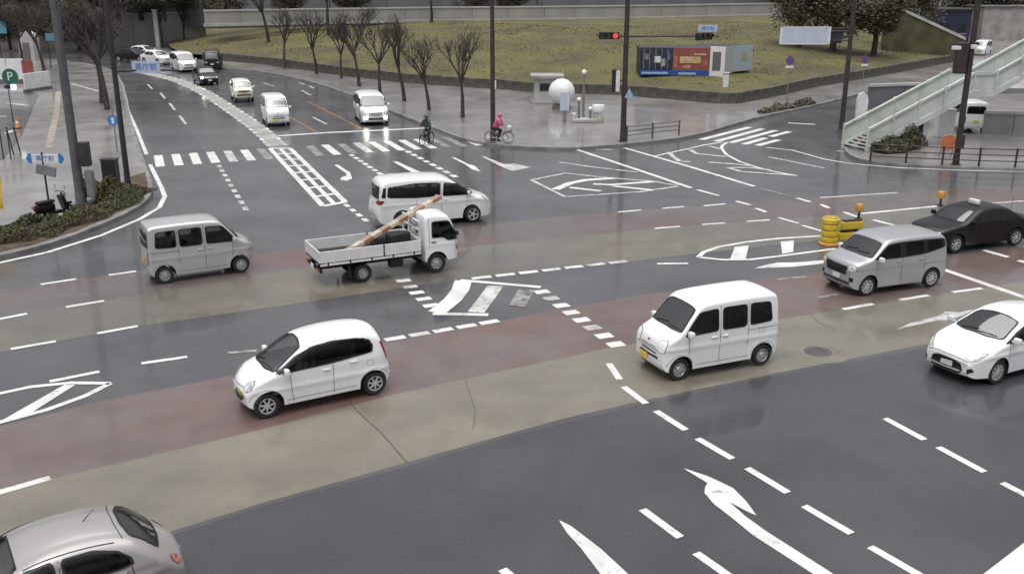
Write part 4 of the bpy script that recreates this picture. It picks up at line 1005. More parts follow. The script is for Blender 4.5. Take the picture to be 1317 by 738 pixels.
# --- flatbed truck
def truck(name, label, paint, bedm, F, Rr, near, L=4.7, W=1.70, wb=2.5):
    t = thing(name, label, 'truck')
    cab = Car('cab', 'x', 'x', dict(w=W, h=1.98, wb=2.28, wr=.33, belt=1.18, tumble=.10, rr=.14, planf=(.86, .35), planr=(.99, .1), bow=.12, crown=.03, sill=.40, lowf=.5, lowr=.45, crease=.95, rimf=.6,
              top=[(2.02, .62), (2.03, .85), (2.0, 1.08), (1.86, 1.5), (1.66, 1.86), (1.45, 1.94), (1.1, 1.97), (.80, 1.96), (.715, 1.90), (.705, .9), (.70, .6)]), paint)
    # keep the shell, drop the wheels that the shell builder adds
    xa = 1.14
    for o in list(cab.root.children):
        if o.name.startswith('wheel'):
            for ch in list(o.children): bpy.data.objects.remove(ch)
            bpy.data.objects.remove(o)
    cab.window('windscreen', 'F', [(-.66, 1.14), (-.60, 1.68), (.60, 1.68), (.66, 1.14)], GLASSF)
    cab.both('side_window', [(1.86, 1.08), (1.78, 1.36), (1.60, 1.70), (1.02, 1.72), (1.0, 1.20), (1.40, 1.20), (1.55, 1.08)])
    cab.window('rear_window', 'B', [(-.42, 1.25), (-.42, 1.66), (.42, 1.66), (.42, 1.25)])
    cab.lines([(.90, 1.82), (.90, .95)], [(1.84, 1.05), (1.86, .7)])
    cab.handle(1.05, 1.05, RUB); cab.mirror(1.80, 1.25, RUB)
    cab.lamp('headlamp', 'F', [(.46, .68), (.48, .84), (.74, .86), (.74, .68)], LAMPC); cab.panel('grille', 'F', [(-.4, .86), (-.4, .96), (.4, .96), (.4, .86)], RUB, .008, 0)
    cab.plate('F', .56, PLW)
    cab.glaze(rear=False)
    for o in list(cab.root.children): o.parent = t
    bpy.data.objects.remove(cab.root)
    dx = wb / 2 - xa
    for o in t.children: o.location.x += dx
    x1 = .60 + dx; x0 = x1 - 3.35; zf = .78
    MB().bbox(((x0 + x1) / 2, 0, zf), (x1 - x0, W, .10), .015).build('bed_floor', mat('bed_floor_black', (.02, .02, .02), .7, var=.3), t)
    for sy in (1, -1):
        b = MB(); hw = (x1 - x0) / 2
        for k in range(2):
            xa_, xb_ = (x0 + .02, x0 + (x1 - x0) * .62) if k == 0 else (x0 + (x1 - x0) * .62 + .03, x1)
            MB().bbox(((xa_ + xb_) / 2, sy * (W / 2 - .02), zf + .215), (xb_ - xa_, .045, .37), .012).build('side_gate', bedm, t)
        for k in range(5): b.bbox((x0 + .25 + k * (x1 - x0 - .5) / 4, sy * (W / 2 + .012), zf + .0), (.05, .03, .1), .008)
        b.build('gate_hinges', RUB, t)
        MB().bbox(((x0 + x1) / 2, sy * (W / 2 - .01), zf - .03), (x1 - x0, .05, .07), .01).build('side_rail', bedm, t)
        MB().bbox((x0 + (x1 - x0) * .62 + .015, sy * (W / 2 - .01), zf + .22), (.035, .06, .42), .006).build('stake', RUB, t)
    MB().bbox((x0, 0, zf + .215), (.045, W - .04, .37), .012).build('tailgate', bedm, t)
    b = MB(); b.bbox((x1 - .01, 0, zf + .22), (.05, W - .06, .40), .012)
    for y in (-.75, .75): b.bbox((x1 - .01, y, zf + .62), (.05, .05, .75), .01)
    b.bbox((x1 - .01, 0, zf + .98), (.05, 1.55, .05), .01); b.bbox((x1 - .01, 0, zf + .70), (.04, 1.55, .04), .01)
    b.build('headboard', bedm, t)
    b = MB()
    for y in (-.38, .38): b.box(((x0 + x1) / 2 + .5, y, .58), (x1 - x0 + .9, .08, .16))
    for k in range(5): b.box((x0 + .3 + k * .65, 0, .70), (.08, W - .2, .08))
    b.bbox((-.1, .62, .50), (.55, .3, .3), .04); b.bbox((-.1, -.62, .50), (.45, .3, .3), .04); b.bbox((x0 + .05, 0, .52), (.08, W - .2, .12), .02)
    b.tube([(-wb / 2, -.6, .33), (-wb / 2, .6, .33)], .07, 8)
    b.build('chassis', UNDER, t)
    for sy in (1, -1):
        MB().bbox((x0 - .02, sy * .62, .56), (.05, .28, .1), .01).build('tail_lamp', LAMPR, t)
        MB().bbox((-wb / 2 - .42, sy * .68, .42), (.02, .26, .42), .005).build('mud_flap', RUB, t)
    MB().bbox((x0 - .04, 0, .55), (.012, .33, .16), .004).build('number_plate', PLW, t)
    fk = Car.__new__(Car); fk.root = t; fk.sp = dict(wr=.33, tw=.18, rim='steel', rimf=.6)
    for sy in (1, -1):
        fk.wheel(wb / 2, sy * (W / 2 - .11), sy)
    fk.sp = dict(wr=.30, tw=.26, rim='steel', rimf=.6)
    for sy in (1, -1): fk.wheel(-wb / 2, sy * (W / 2 - .2), sy)
    f, r = G(*F), G(*Rr); u = (f - r).normalized(); lf = Vector((-u.y, u.x, 0)); mid = (f + r) / 2; hw = W / 2 - .05
    o = mid - lf * hw if near == 'L' else mid + lf * hw; o.z = .011
    t.location = o; t.rotation_euler = (0, 0, math.atan2(u.y, u.x))
    return t, x0, x1, zf
tk, x0, x1, zf = truck('flatbed_truck', 'white flatbed truck with black bed carrying a striped beam', CARW, mat('white_bed_paint', (.66, .67, .68), .4, coat=.2, var=.06, scale=3), (562.6, 350.7), (467, 364), 'R')
# orange and white striped beam lying from the bed over the cab
bpy.context.view_layer.update()
Mx = tk.matrix_basis
a = Mx @ Vector((x0 + .9, -.5, zf + .2)); bq = Mx @ Vector((x1 + 1.1, .2, 2.30))
bt = thing('striped_beam', 'long orange and white striped beam leaning from truck bed over its cab', 'beam', a)
d = bq - a; Ln = d.length; n = 11
rotm = d.to_track_quat('X', 'Z').to_matrix()
CREAM = mat('cream_reflector', (.50, .46, .34), .5, var=.25, scale=5); ORB = mat('dull_orange', (.36, .17, .10), .5, var=.2, scale=5)
for k in range(n):
    m = MB(); ln = Ln / n
    m.bbox(rotm @ Vector((ln * (k + .5), 0, 0)), (ln - .004, .26, .12), .01, M=rotm)
    m.build('beam_band', ORB if k % 2 == 0 else CREAM, bt)
rl = MB()
for s_ in (-.075, .075): rl.tube([rotm @ Vector((0, s_, .065)), rotm @ Vector((Ln, s_, .065))], .014, 6)
rl.build('beam_rail', CHROME, bt)
# dark load in the bed
ld = MB(); ld.bbox(Mx @ Vector((x1 - .75, .1, zf + .25)), (1.1, .9, .4), .05, tk.rotation_euler.z)
ld.bbox(Mx @ Vector((x1 - .6, -.35, zf + .33)), (.8, .35, .55), .06, tk.rotation_euler.z + .2)
tag(ld.build('covered_load', mat('black_tarp', (.018, .018, .02), .6, var=.3, scale=4, bump=.5, bscale=6)), 'black covered load lying in the truck bed behind the cab', 'load')
# dark truck far up the road
tk2, *_ = truck('box_truck', 'dark truck on the far bend behind the dark sedan', CARN, CARN, (262, 92), (268, 85), 'R')

# ================================================================== TREES
def bare_tree_mesh(seed, H, spread=1.0, vase=0.6, nbs=(5, 5, 5, 4)):
    rs = random.Random(seed); T = MB(); K = MB()
    def grow(p, d, L, r, lev):
        n = 4; pts = [p]; rad = [r]; q = p.copy(); dd = d.copy()
        for i in range(n):
            dd = (dd + Vector((rs.uniform(-1, 1), rs.uniform(-1, 1), rs.uniform(-.3, .6))) * (.10 + .05 * lev)).normalized()
            q = q + dd * (L / n); pts.append(q.copy()); rad.append(r * (1 - .55 * (i + 1) / n))
        (T if lev < 2 else K).tube(pts, rad, 7 if lev == 0 else (5 if lev < 3 else 3), cap=False)
        if lev >= 4: return
        nb = nbs[lev]
        for k in range(nb):
            t = (.95 if lev == 0 else rs.uniform(.45, 1.0)) if k else 1.0
            if lev == 0: t = rs.uniform(.8, 1.0)
            i = min(n - 1, int(t * n)); b0 = pts[i].lerp(pts[i + 1], t * n - i) if t < 1 else pts[-1]
            az = k * 2 * math.pi / nb + rs.uniform(-.5, .5); tilt = rs.uniform(.35, .75) * spread
            a = Vector((math.cos(az), math.sin(az), 0)); nd = (dd * math.cos(tilt) + a * math.sin(tilt) + Vector((0, 0, .15 * vase))).normalized()
            grow(b0, nd, L * rs.uniform(.60, .82) * (.95 if lev == 0 else .8), r * (.52 if lev == 0 else .5), lev + 1)
    grow(Vector((0, 0, 0)), Vector((rs.uniform(-.05, .05), rs.uniform(-.05, .05), 1)).normalized(), H * .36, H * .021, 0)
    return T.mesh('trunk', BARK, 60), K.mesh('crown', TWIG, 60)
BT = [bare_tree_mesh(s_, 6.0, sp_) for s_, sp_ in ((1, .85), (2, 1.0), (5, .8), (9, 1.05))] + [bare_tree_mesh(s_, 6.0, sp_, nbs=(6, 6, 6, 5)) for s_, sp_ in ((14, 1.1), (15, 1.2))]
def bare_tree(label, base, h, var=0, rz=0, z0=.15, grp=None, loc=None):
    p = loc if loc is not None else G(base[0], base[1], z0)
    t = thing('bare_tree', label, 'tree', p, rz, grp); k = h / 6.0; t.scale = (k, k, k)
    link('trunk', BT[var][0], t); link('crown', BT[var][1], t); return t
gname = 'bare street trees along the far kerb'
row = [((595, 151), 5.6, 'bare street tree nearest the pink cyclist on the far pavement'), ((552, 142), 5.9, 'second bare street tree along the far kerb, counted from the pink cyclist'), ((520, 130), 5.8, 'third bare street tree along the far kerb, counted from the pink cyclist'),
       ((489, 121), 6.0, 'fourth bare street tree along the far kerb, counted from the pink cyclist'), ((462, 111), 6.0, 'fifth bare street tree along the far kerb, counted from the pink cyclist'), ((439, 101), 5.8, 'sixth bare street tree along the far kerb, counted from the pink cyclist'),
       ((407, 95), 6.0, 'seventh bare street tree along the far kerb, counted from the pink cyclist'), ((366, 88), 6.0, 'eighth bare street tree along the far kerb, counted from the pink cyclist')]
for i, (b_, h_, l_) in enumerate(row): bare_tree(l_, b_, h_ * (1.32, 1.2, 1.4, 1.25, 1.38, 1.18, 1.3, 1.4)[i], (0, 3, 2, 1, 4, 0, 2, 3)[i], i * 1.7, grp=gname)
bare_tree('large bare tree spreading over the left pavement beside the thin dark pole', (138, 141), 10.5, 4, .4)
bare_tree('second trunk of bare tree just behind the large one on the left pavement', (131, 133), 9.5, 5, 2.2)
bare_tree('slim bare tree on the far left pavement beside the teal sign', (57, 92), 9.0, 4, 1.0)
bare_tree('slim bare tree at the far left behind the parking sign', (29, 88), 9.5, 5, 2.0)
bz = lambda x, y: bank_z((x, y))
for i, (px, py, h_, l_) in enumerate([(423, 44, 12.5, 'bare tree high on the grass bank above the waiting minivan'), (690, 36, 12.0, 'bare tree on the grass bank in front of the parapet middle'), (345, 46, 11.5, 'bare tree at the left end of the grass bank'),
                                      (238, 60, 9.5, 'bare tree in front of the grey retaining wall, right one'), (208, 60, 9.5, 'bare tree in front of the grey retaining wall, left one'), (555, 40, 10.5, 'bare tree on the grass bank left of the parapet middle')]):
    p = G(px, py, 2.5 if px > 250 else .15); p.z = bz(p.x, p.y) - .05 if px > 250 else .1
    bare_tree(l_, None, h_, (i + 1) % 4, i * .9, loc=p)

def leaf_cloud(seed, n, R3, leaf, lumps=9, m=None, zlo=0.0, ):
    rs = random.Random(seed); b = MB(); L = []
    for _ in range(lumps):
        a = rs.uniform(0, 6.28); r = rs.uniform(.2, .62); L.append((math.cos(a) * r * R3[0], math.sin(a) * r * R3[1], rs.uniform(.25, .8) * R3[2] + zlo, rs.uniform(.3, .5)))
    for i in range(n):
        cx, cy, cz, k = L[rs.randrange(lumps)]
        v = Vector((rs.gauss(0, 1), rs.gauss(0, 1), rs.gauss(0, 1))).normalized() * (rs.uniform(.45, 1.05))
        p = Vector((cx + v.x * k * R3[0], cy + v.y * k * R3[1], max(zlo + .02, cz + v.z * k * R3[2] * .6)))
        t = Vector((rs.uniform(-1, 1), rs.uniform(-1, 1), rs.uniform(-.6, .6))).normalized(); u = t.cross(Vector((rs.uniform(-1, 1), rs.uniform(-1, 1), rs.uniform(-1, 1)))).normalized(); s_ = leaf * rs.uniform(.6, 1.3)
        b.add([p - t * s_, p + u * s_ * .5, p + t * s_, p - u * s_ * .5], [(0, 1, 2, 3)])
    return b.mesh('crown', m)
EVG = [leaf_cloud(s_, 9500, (2.6, 2.6, 5.2), .105, 15, LEAFD, 1.2) for s_ in (21, 22, 23)]
etr = MB(); etr.tube([(0, 0, 0), (.05, 0, 1.5), (0, .1, 3.5), (.1, 0, 5.0)], [.22, .17, .11, .04], 7)
for az in (0, 2.1, 4.2): etr.tube([(0, 0, 1.8), (math.cos(az) * .8, math.sin(az) * .8, 2.7), (math.cos(az) * 1.5, math.sin(az) * 1.5, 3.3)], [.09, .06, .02], 5)
ETR = etr.mesh('trunk', BARK, 60)
def evergreen(label, p, k=1.0, var=0, grp=None, sx=1.0):
    t = thing('evergreen_tree', label, 'tree', p, random.uniform(0, 6), grp); t.scale = (k * sx, k * sx, k); link('trunk', ETR, t); link('crown', EVG[var % 3], t); return t
ORD = ['first','second','third','fourth','fifth','sixth','seventh','eighth','ninth','tenth','eleventh','twelfth','thirteenth','fourteenth','fifteenth','sixteenth','seventeenth','eighteenth','nineteenth','twentieth','twenty-first','twenty-second','twenty-third','twenty-fourth']
def wall_y(x):
    return float(np.interp(x, [q.x for q in PWp], [q.y for q in PWp]))
for i, px in enumerate((290, 372, 455, 612, 660, 1000)):
    Y = 126.0
    for _ in range(4): Y = wall_y(D(px, 10, Y).x) + 4.5 + (i % 3)
    p = D(px, 10, Y); p.z = 3.0; evergreen('%s dark evergreen from the left in the row behind the long grey parapet' % ORD[i], p, random.uniform(.85, 1.1), i, 'evergreens behind the parapet', 1.5)
for i, (px, py, Y, k, l_) in enumerate([(1030, 25, 108, 1.25, 'dark evergreen at the right end of the parapet'), (1075, 20, 107, 1.3, 'dark evergreen above the white sign board on the right bank'), (1128, 30, 106, 1.2, 'dark evergreen beside the top of the white-capped stair wall'), (1170, 0, 118, 1.2, 'dark evergreen rising behind the white-capped stair wall')]):
    p = D(px, py, Y); p.z = bz(p.x, Y) - .1; evergreen(l_, p, k, i, None, 1.35)
for i, px in enumerate(range(-30, 262, 30)):
    p = D(px, 10, 134 + (i % 2) * 3); p.z = 3.6; evergreen('%s dark evergreen from the left along the top of the retaining wall' % ORD[i], p, random.uniform(.85, 1.1), i, 'evergreens over the left retaining wall', 1.5)
for i, (px, py) in enumerate([(-14, 66), (14, 65), (50, 66), (78, 67), (103, 66), (126, 67)]):
    p = G(px, py, .15); evergreen('%s dark evergreen from the left at the foot of the retaining wall' % ORD[i], p, random.uniform(.85, 1.0), i, 'evergreens at the far left', 1.25)

# ================================================================== HEDGE, LEFT CORNER
def foliage_strip(name, label, pts, w, h, n, leaf, m, seed, cat='hedge', z0=.15):
    rs = random.Random(seed); b = MB(); segs = []; tot = 0
    for i in range(len(pts) - 1): l = (pts[i + 1] - pts[i]).length; segs.append((pts[i], pts[i + 1], l)); tot += l
    o0 = pts[0].copy(); o0.z = z0
    ph = [rs.uniform(0, 6) for _ in range(4)]
    for _ in range(n):
        r = rs.uniform(0, tot)
        for a, c, l in segs:
            if r <= l: break
            r -= l
        d = (c - a).normalized(); k = Vector((-d.y, d.x, 0)); u = rs.uniform(-1, 1)
        s_ = (a - pts[0]).length + r
        hh = h * (1 - .55 * u * u) * (.75 + .25 * math.sin(s_ * 1.7 + ph[0]) + .2 * math.sin(s_ * 4.1 + ph[1]))
        p = a + d * r + k * (u * w / 2 * (.85 + .25 * math.sin(s_ * 2.3 + ph[2]))); z = z0 + max(.02, hh * rs.uniform(.25, 1.05))
        p = Vector((p.x, p.y, z)) - o0
        t = Vector((rs.uniform(-1, 1), rs.uniform(-1, 1), rs.uniform(-.5, .9))).normalized(); q = t.cross(Vector((rs.uniform(-1, 1), rs.uniform(-1, 1), rs.uniform(-1, 1)))).normalized(); e = leaf * rs.uniform(.6, 1.4)
        b.add([p - t * e, p + q * e * .55, p + t * e, p - q * e * .55], [(0, 1, 2, 3)])
    t = thing(name, label, cat, o0)
    b.build('foliage', m, t)
    st = MB()
    for i in range(int(tot / .5)):
        r = i * .5
        for a, c, l in segs:
            if r <= l: break
            r -= l
        p = a.lerp(c, min(1, r / l)) - o0; p.z = 0; st.tube([p, p + Vector((rs.uniform(-.12, .12), rs.uniform(-.12, .12), h * .6))], [.015, .008], 4)
    st.build('stems', BARK, t); return t
SOIL = mat('bed_soil', (0.075, 0.055, 0.038), .9, var=.35, scale=2, bump=.6, bscale=12)
bed = [(187, 222), (190, 238), (188, 250), (168, 266), (98, 297), (40, 315), (-60, 336), (-60, 300), (40, 292), (95, 272), (118, 262), (150, 240), (172, 226)]
sheet('planting_bed', gp(bed, .15), SOIL, .17, left)
foliage_strip('low_hedge', 'low brownish hedge along the curved left kerb', [G(-40, 319, .15), G(40, 305, .15), G(100, 286, .15), G(150, 266, .15), G(181, 245, .15)], 1.5, .55, 15000, .042, LEAFB, 31)
foliage_strip('green_shrub', 'yellow-green shrub between the big grey pole and the dark cabinet', [G(112, 262, .15), G(135, 256, .15), G(163, 246, .15)], 1.2, .95, 5200, .06, LEAFG, 32, 'shrub')
foliage_strip('green_hedge', 'short green hedge at the left edge below the parked scooter', [G(-50, 309, .15), G(20, 297, .15), G(72, 284, .15)], .8, .45, 4200, .055, mat('green_leaf', (.05, .075, .025), .6, col2=(.07, .065, .03), scale=1.2), 33)
foliage_strip('dark_shrub', 'dark shrubs in the shade under the pale green stairs', [G(1128, 197, .15), G(1150, 194, .15), G(1180, 190, .15)], 1.6, 1.2, 5200, .07, LEAFD, 34, 'shrub')
foliage_strip('flower_row', 'row of low pale flowering plants along the side street kerb', [G(977, 146, .15), G(1010, 140, .15), G(1045, 133, .15)], .8, .5, 2600, .08, mat('pale_leaf', (.20, .19, .15), .7, col2=(.06, .06, .035), scale=1.5), 35, 'plants')

# ================================================================== POLES, SIGNALS, SIGNS
def pole(name, label, base, r, m, top_z=11.0, cat='pole', z0=.15, r2=None, lean=0.0):
    p = G(base[0], base[1], z0); t = thing(name, label, cat, p)
    b = MB(); b.lathe([(r * 1.7, 0), (r * 1.7, .03), (r * 1.15, .05), (r * 1.08, .4), (r, .6)], 14); b.tube([(0, 0, .5), (lean * top_z * .5, 0, top_z * .5), (lean * top_z, 0, top_z)], [r, (r + (r2 or r * .7)) / 2, r2 or r * .7], 14)
    b.build('shaft', m, t, 40); return t, p
def signal(parent, p, lit=None, horiz=True, yaw=0.0, hood=True):
    """three-lens head facing -y (towards the camera) in local coordinates"""
    b = MB(); M = Matrix.Rotation(yaw, 3, 'Z'); P = Vector(p)
    d = (1.15, .16, .40) if horiz else (.40, .16, 1.15)
    b.bbox(P, d, .04, M=M); h = b.build('signal_head', BLK, parent, 40)
    cols = [(0.02, .10, .09), (.12, .08, .01), (.13, .012, .012)]
    for k in range(3):
        off = Vector(((k - 1) * .36, -.09, 0)) if horiz else Vector((0, -.09, (k - 1) * .36))
        nm = 'lens_%d' % k
        mm = mat('lit_red_lens', (.9, .1, .08), .3, emit=(1, .06, .04), estr=0.7, var=.05) if (lit == k) else mat(nm, cols[k], .2, var=.2)
        l = MB(); l.lathe([(.15, 0), (.14, -.02), (.08, -.04), (.001, -.045)], 14, 'Y', M @ off + P, cap=False); l.build('lens', mm, h, 40)
        if hood:
            v = MB(); q = M @ off + P
            for a_ in range(8):
                a0, a1 = math.pi * (a_ / 8) , math.pi * ((a_ + 1) / 8)
                v.add([q + M @ Vector((.16 * math.cos(a0), 0, .16 * math.sin(a0))), q + M @ Vector((.16 * math.cos(a1), 0, .16 * math.sin(a1))), q + M @ Vector((.16 * math.cos(a1), -.2, .16 * math.sin(a1))), q + M @ Vector((.16 * math.cos(a0), -.2, .16 * math.sin(a0)))], [(0, 1, 2, 3)])
            v.build('visor', BLK, h)
    return h
def board(name, parent, c, w, h, m, yaw=0.0, th=.04, txt=None, tm=None, size=.3, edge=None):
    o = MB().bbox(c, (w, th, h), .012, yaw).build(name, m, parent)
    if edge:
        e = MB(); M = Matrix.Rotation(yaw, 3, 'Z')
        for sx in (-1, 1): e.bbox(Vector(c) + M @ Vector((sx * w * .47, -th * .6, 0)), (w * .05, .012, h * .96), .004, yaw)
        for sz in (-1, 1): e.bbox(Vector(c) + M @ Vector((0, -th * .6, sz * h * .47)), (w * .96, .012, h * .06), .004, yaw)
        e.build('board_border', edge, o)
    if txt:
        M = Matrix.Rotation(yaw, 3, 'Z'); text_mesh(txt, size, tm, o, Vector(c) + M @ Vector((0, -th / 2 - .004, 0)), (R(90), 0, yaw))
    return o
BLUET = mat('blue_lettering', (.07, .15, .45), .5, var=.05)

# big grey pole on the left pavement with control boxes
t, p = pole('utility_pole', 'thick grey pole on the left pavement with dark boxes strapped to it', (105, 264), .20, POLE, 11.5, r2=.15)
q = D(110, 198, p.y) - p; MB().bbox((.42, -.05, q.z), (.42, .36, 1.0), .03).build('control_box', POLED, t); MB().bbox((.50, 0, q.z - 1.25), (.30, .3, 1.1), .03).build('control_box', GREYM, t)
MB().bbox((.2, 0, q.z + .2), (.3, .06, .06), .01).build('bracket', GREYM, t); MB().bbox((.2, 0, q.z - .9), (.3, .06, .06), .01).build('bracket', GREYM, t)
# dark signal pole behind it with the arm and name board
t, p = pole('signal_pole', 'thin dark signal pole on the left kerb with an arm over the far road', (165, 240), .13, POLED, 9.5, r2=.10)
arm = [D(149, 92, p.y) - p, D(190, 90, p.y + .3) - p, D(232, 91, p.y + .6) - p]; arm[0].x = 0; arm[0].y = 0
MB().tube([Vector((0, 0, arm[0].z)), arm[1], arm[2]], [.06, .05, .04], 8).build('arm', POLED, t)
board('name_board', t, arm[1] + Vector((-.02, -.12, .12)), 1.25, .50, mat('pale_sign_face', (.42, .50, .64), .45, var=.06, scale=3), .02, txt='県庁前', tm=BLUET, size=.32)
# dark cabinet by the shrub
t = thing('street_cabinet', 'dark brown upright cabinet at the end of the shrub', 'cabinet', G(146, 250, .15))
MB().bbox((0, 0, .78), (.62, .45, 1.5), .02).build('casing', POLED, t); MB().bbox((0, 0, 1.56), (.68, .5, .06), .01).build('cap', POLED, t); MB().bbox((.0, -.232, .8), (.5, .012, 1.25), .004).build('door', BLK, t); MB().bbox((0, 0, .03), (.7, .5, .1), .01).build('plinth', CONC, t)
# blue round sign
t, p = pole('round_sign', 'blue round sign on slim grey post beside the left kerb', (151, 196), .035, GREYM, 2.9, 'sign', r2=.035)
q = D(145, 155, p.y) - p; s_ = MB(); s_.lathe([(.30, -.012), (.30, .012)], 24, 'Y', (q.x * .4, -.05, q.z)); s_.build('sign_disc', PLASB, t, 40); s_ = MB(); s_.lathe([(.09, -.004), (.09, .004)], 12, 'Y', (q.x * .4, -.07, q.z + .08)); s_.bbox((q.x * .4, -.07, q.z - .08), (.14, .008, .2), .003); s_.build('sign_figure', PLASW, t)
# arrow-ended name sign and grey mirror-like plate on one post, by the scooter
t, p = pole('name_sign', 'white and blue name sign above a grey plate on post beside the scooter', (66, 282), .04, BLK, HT((66, 282), 196, .15), 'sign', r2=.035)
q = D(58, 204, p.y) - p
board('name_plate', t, q, 1.05, .32, PLASW, txt='県庁前', tm=BLUET, size=.24)
for sx in (-1, 1):
    e = MB(); e.add([(q.x + sx * .53, -.03, q.z - .19), (q.x + sx * .62, -.03, q.z - .19), (q.x + sx * .74, -.03, q.z), (q.x + sx * .62, -.03, q.z + .19), (q.x + sx * .53, -.03, q.z + .19),
                     (q.x + sx * .53, .03, q.z - .19), (q.x + sx * .62, .03, q.z - .19), (q.x + sx * .74, .03, q.z), (q.x + sx * .62, .03, q.z + .19), (q.x + sx * .53, .03, q.z + .19)],
                    [(0, 1, 2, 3, 4), (9, 8, 7, 6, 5), (0, 1, 6, 5), (1, 2, 7, 6), (2, 3, 8, 7), (3, 4, 9, 8), (4, 0, 5, 9)]); e.build('arrow_end', PLASB, t)
q2 = D(60, 219, p.y) - p; pl = MB(); pl.bbox((q2.x, -.05, q2.z), (.78, .06, .40), .05, M=Matrix.Rotation(R(12), 3, 'Y')); pl.build('grey_plate', GREYM, t)
# yellow banner at the left edge
t, p = pole('yellow_banner', 'yellow banner on pole at the left edge of the pavement', (-12, 285), .025, GREYM, 2.2, 'banner', r2=.02)
bn = MB(); nn = 6
for k in range(nn + 1):
    z = 2.0 - k * 1.5 / nn; x_ = .03 * math.sin(k * 1.1)
    bn.v += [(.03, x_ - .008, z), (.62 + .02 * math.sin(k), x_ * 1.5 - .008, z), (.62 + .02 * math.sin(k), x_ * 1.5 + .008, z), (.03, x_ + .008, z)]
for k in range(nn):
    for j in range(4): a_ = k * 4 + j; c_ = k * 4 + (j + 1) % 4; bn.f.append((a_, c_, c_ + 4, a_ + 4)); bn.m.append(0)
bn.build('cloth', YELP, t)
# parking sign, cone, boards at the far left
t, p = pole('parking_sign', 'round green parking sign with small lamp on slim post at the far left', (17, 157), .03, BLK, HT((17, 157), 90, .15), 'sign', r2=.03)
q = D(13, 99, p.y) - p; s_ = MB(); s_.lathe([(.52, -.03), (.52, .03)], 26, 'Y', q); s_.build('sign_disc', mat('green_sign', (.02, .13, .08), .4, var=.1), t, 40)
text_mesh('P', .8, PLASW, t, q + Vector((0, -.04, 0)), (R(90), 0, 0))
q = D(16, 112, p.y) - p; MB().bbox((q.x + .1, -.05, q.z), (.28, .2, .32), .03).build('lamp_box', mat('lit_lamp', (.9, .9, .95), .3, emit=(.9, .93, 1), estr=1.5, var=.02), t); MB().bbox((q.x - .3, -.03, q.z), (.4, .1, .24), .02).build('side_box', mat('navy', (.01, .02, .10), .4, var=.1), t)
t = thing('traffic_cone', 'orange traffic cone on the far left driveway', 'cone', G(23, 165, .16)); s_ = MB(); s_.lathe([(.15, .03), (.14, .05), (.03, .70), (.001, .71)], 16, cap=False); s_.build('cone', ORNG, t, 40); MB().bbox((0, 0, .02), (.38, .38, .04), .01).build('base', BLK, t); s_ = MB(); s_.lathe([(.105, .30), (.075, .46)], 16, cap=False); s_.build('white_band', PLASW, t)
t = thing('bicycle_rack', 'black tubular rack at the left edge of the pavement', 'rack', G(5, 205, .15))
for k in range(2):
    x_ = k * .38; MB().tube([(x_, 0, 0), (x_ - .05, .1, 1.5), (x_ - .08, .9, 1.55), (x_ - .05, 1.2, 0)], .035, 8).build('hoop', BLK, t)
t = thing('white_hoarding', 'white panelled hoarding with red board at the far left car park', 'hoarding', G(2, 108, .15))
ang = 0.0
for k in range(4): MB().bbox((-3.2 + k * 1.55, 0, 1.25), (1.5, .08, 1.9), .02).build('hoarding_panel', PLASW, t)
MB().bbox((2.6, -.1, 1.2), (1.0, .08, 1.7), .02).build('red_board', REDP, t); MB().bbox((0, .1, .2), (8, .3, .4), .02).build('base', CONCD, t)
t = thing('white_barrier', 'white slanting barrier board beside the far left driveway', 'barrier', G(43, 118, .15)); MB().bbox((0, .9, .85), (.14, 3.0, 1.3), .03, -.28).build('board', PLASW, t); MB().bbox((0, .9, .12), (.4, 3.0, .24), .03, -.28).build('base', CONCD, t)
for (px, py, w_, h_, l_, bs) in [(65, 48, .95, .75, 'small teal sign board on slim post in front of the dark trees at far left', (66, 88)), (3, 36, .9, 1.2, 'pale blue sign board on slim post at the top left edge', (4, 86))]:
    t, p = pole('sign_post', l_, bs, .05, BLK, HT(bs, py - 6, .15), 'sign', r2=.05); q = D(px, py, p.y) - p; board('sign_board', t, q + Vector((0, -.1, 0)), w_, h_, mat('teal_sign', (.10, .28, .36), .5, var=.15))

# retaining wall on the far left
W1 = [G(-60, 63, .1), G(60, 62, .1), G(140, 61, .1), G(208, 60, .1), G(266, 58, .1)]
wall_panels('retaining_wall', 'high grey concrete retaining wall with white coping behind the far cars', W1, 0.0, 4.4, .6, 3.0, CONC, CONCL)
t = thing('wall_pillar', 'pale concrete pillar standing against the retaining wall above the far cars', 'pillar', G(207, 62, .1) + Vector((0, -.8, 0))); MB().bbox((0, 0, 2.4), (.55, .55, 4.9), .04).build('shaft', CONCL, t); MB().bbox((0, 0, 4.95), (.75, .75, .2), .04).build('cap', CONCL, t)
t = thing('arched_shelter', 'pale grey arched shelter among the far left trees', 'shelter', G(36, 78, .15))
ab = MB(); pr = [(-.85, 0), (-.85, 2.3), (-.6, 2.9), (0, 3.25), (.6, 2.9), (.85, 2.3), (.85, 0)]
ab.add([(x_, 0, z_) for x_, z_ in pr] + [(x_, 1.6, z_) for x_, z_ in pr], [tuple(range(7)), tuple(range(13, 6, -1))] + [(i, i + 1, i + 8, i + 7) for i in range(6)]); ab.build('shell', CONCL, t); MB().bbox((0, -.02, 1.0), (.8, .05, 2.0), .01).build('door', CONCD, t)
# white long vehicle far away
sedan('white_sedan', 'small white sedan far up the road above the hanging sign', CARW).place(loc=G(203, 82.5), head=Vector((.75, -.6, 0)))
sedan('dark_sedan', 'dark car furthest up the road beside the thin dark pole', CARN).place(loc=G(172, 79), head=Vector((.95, -.3, 0)))
sedan('white_sedan', 'white sedan at the very end of the queue before the retaining wall', CARW2).place(loc=G(186, 75), head=Vector((.9, -.35, 0)))

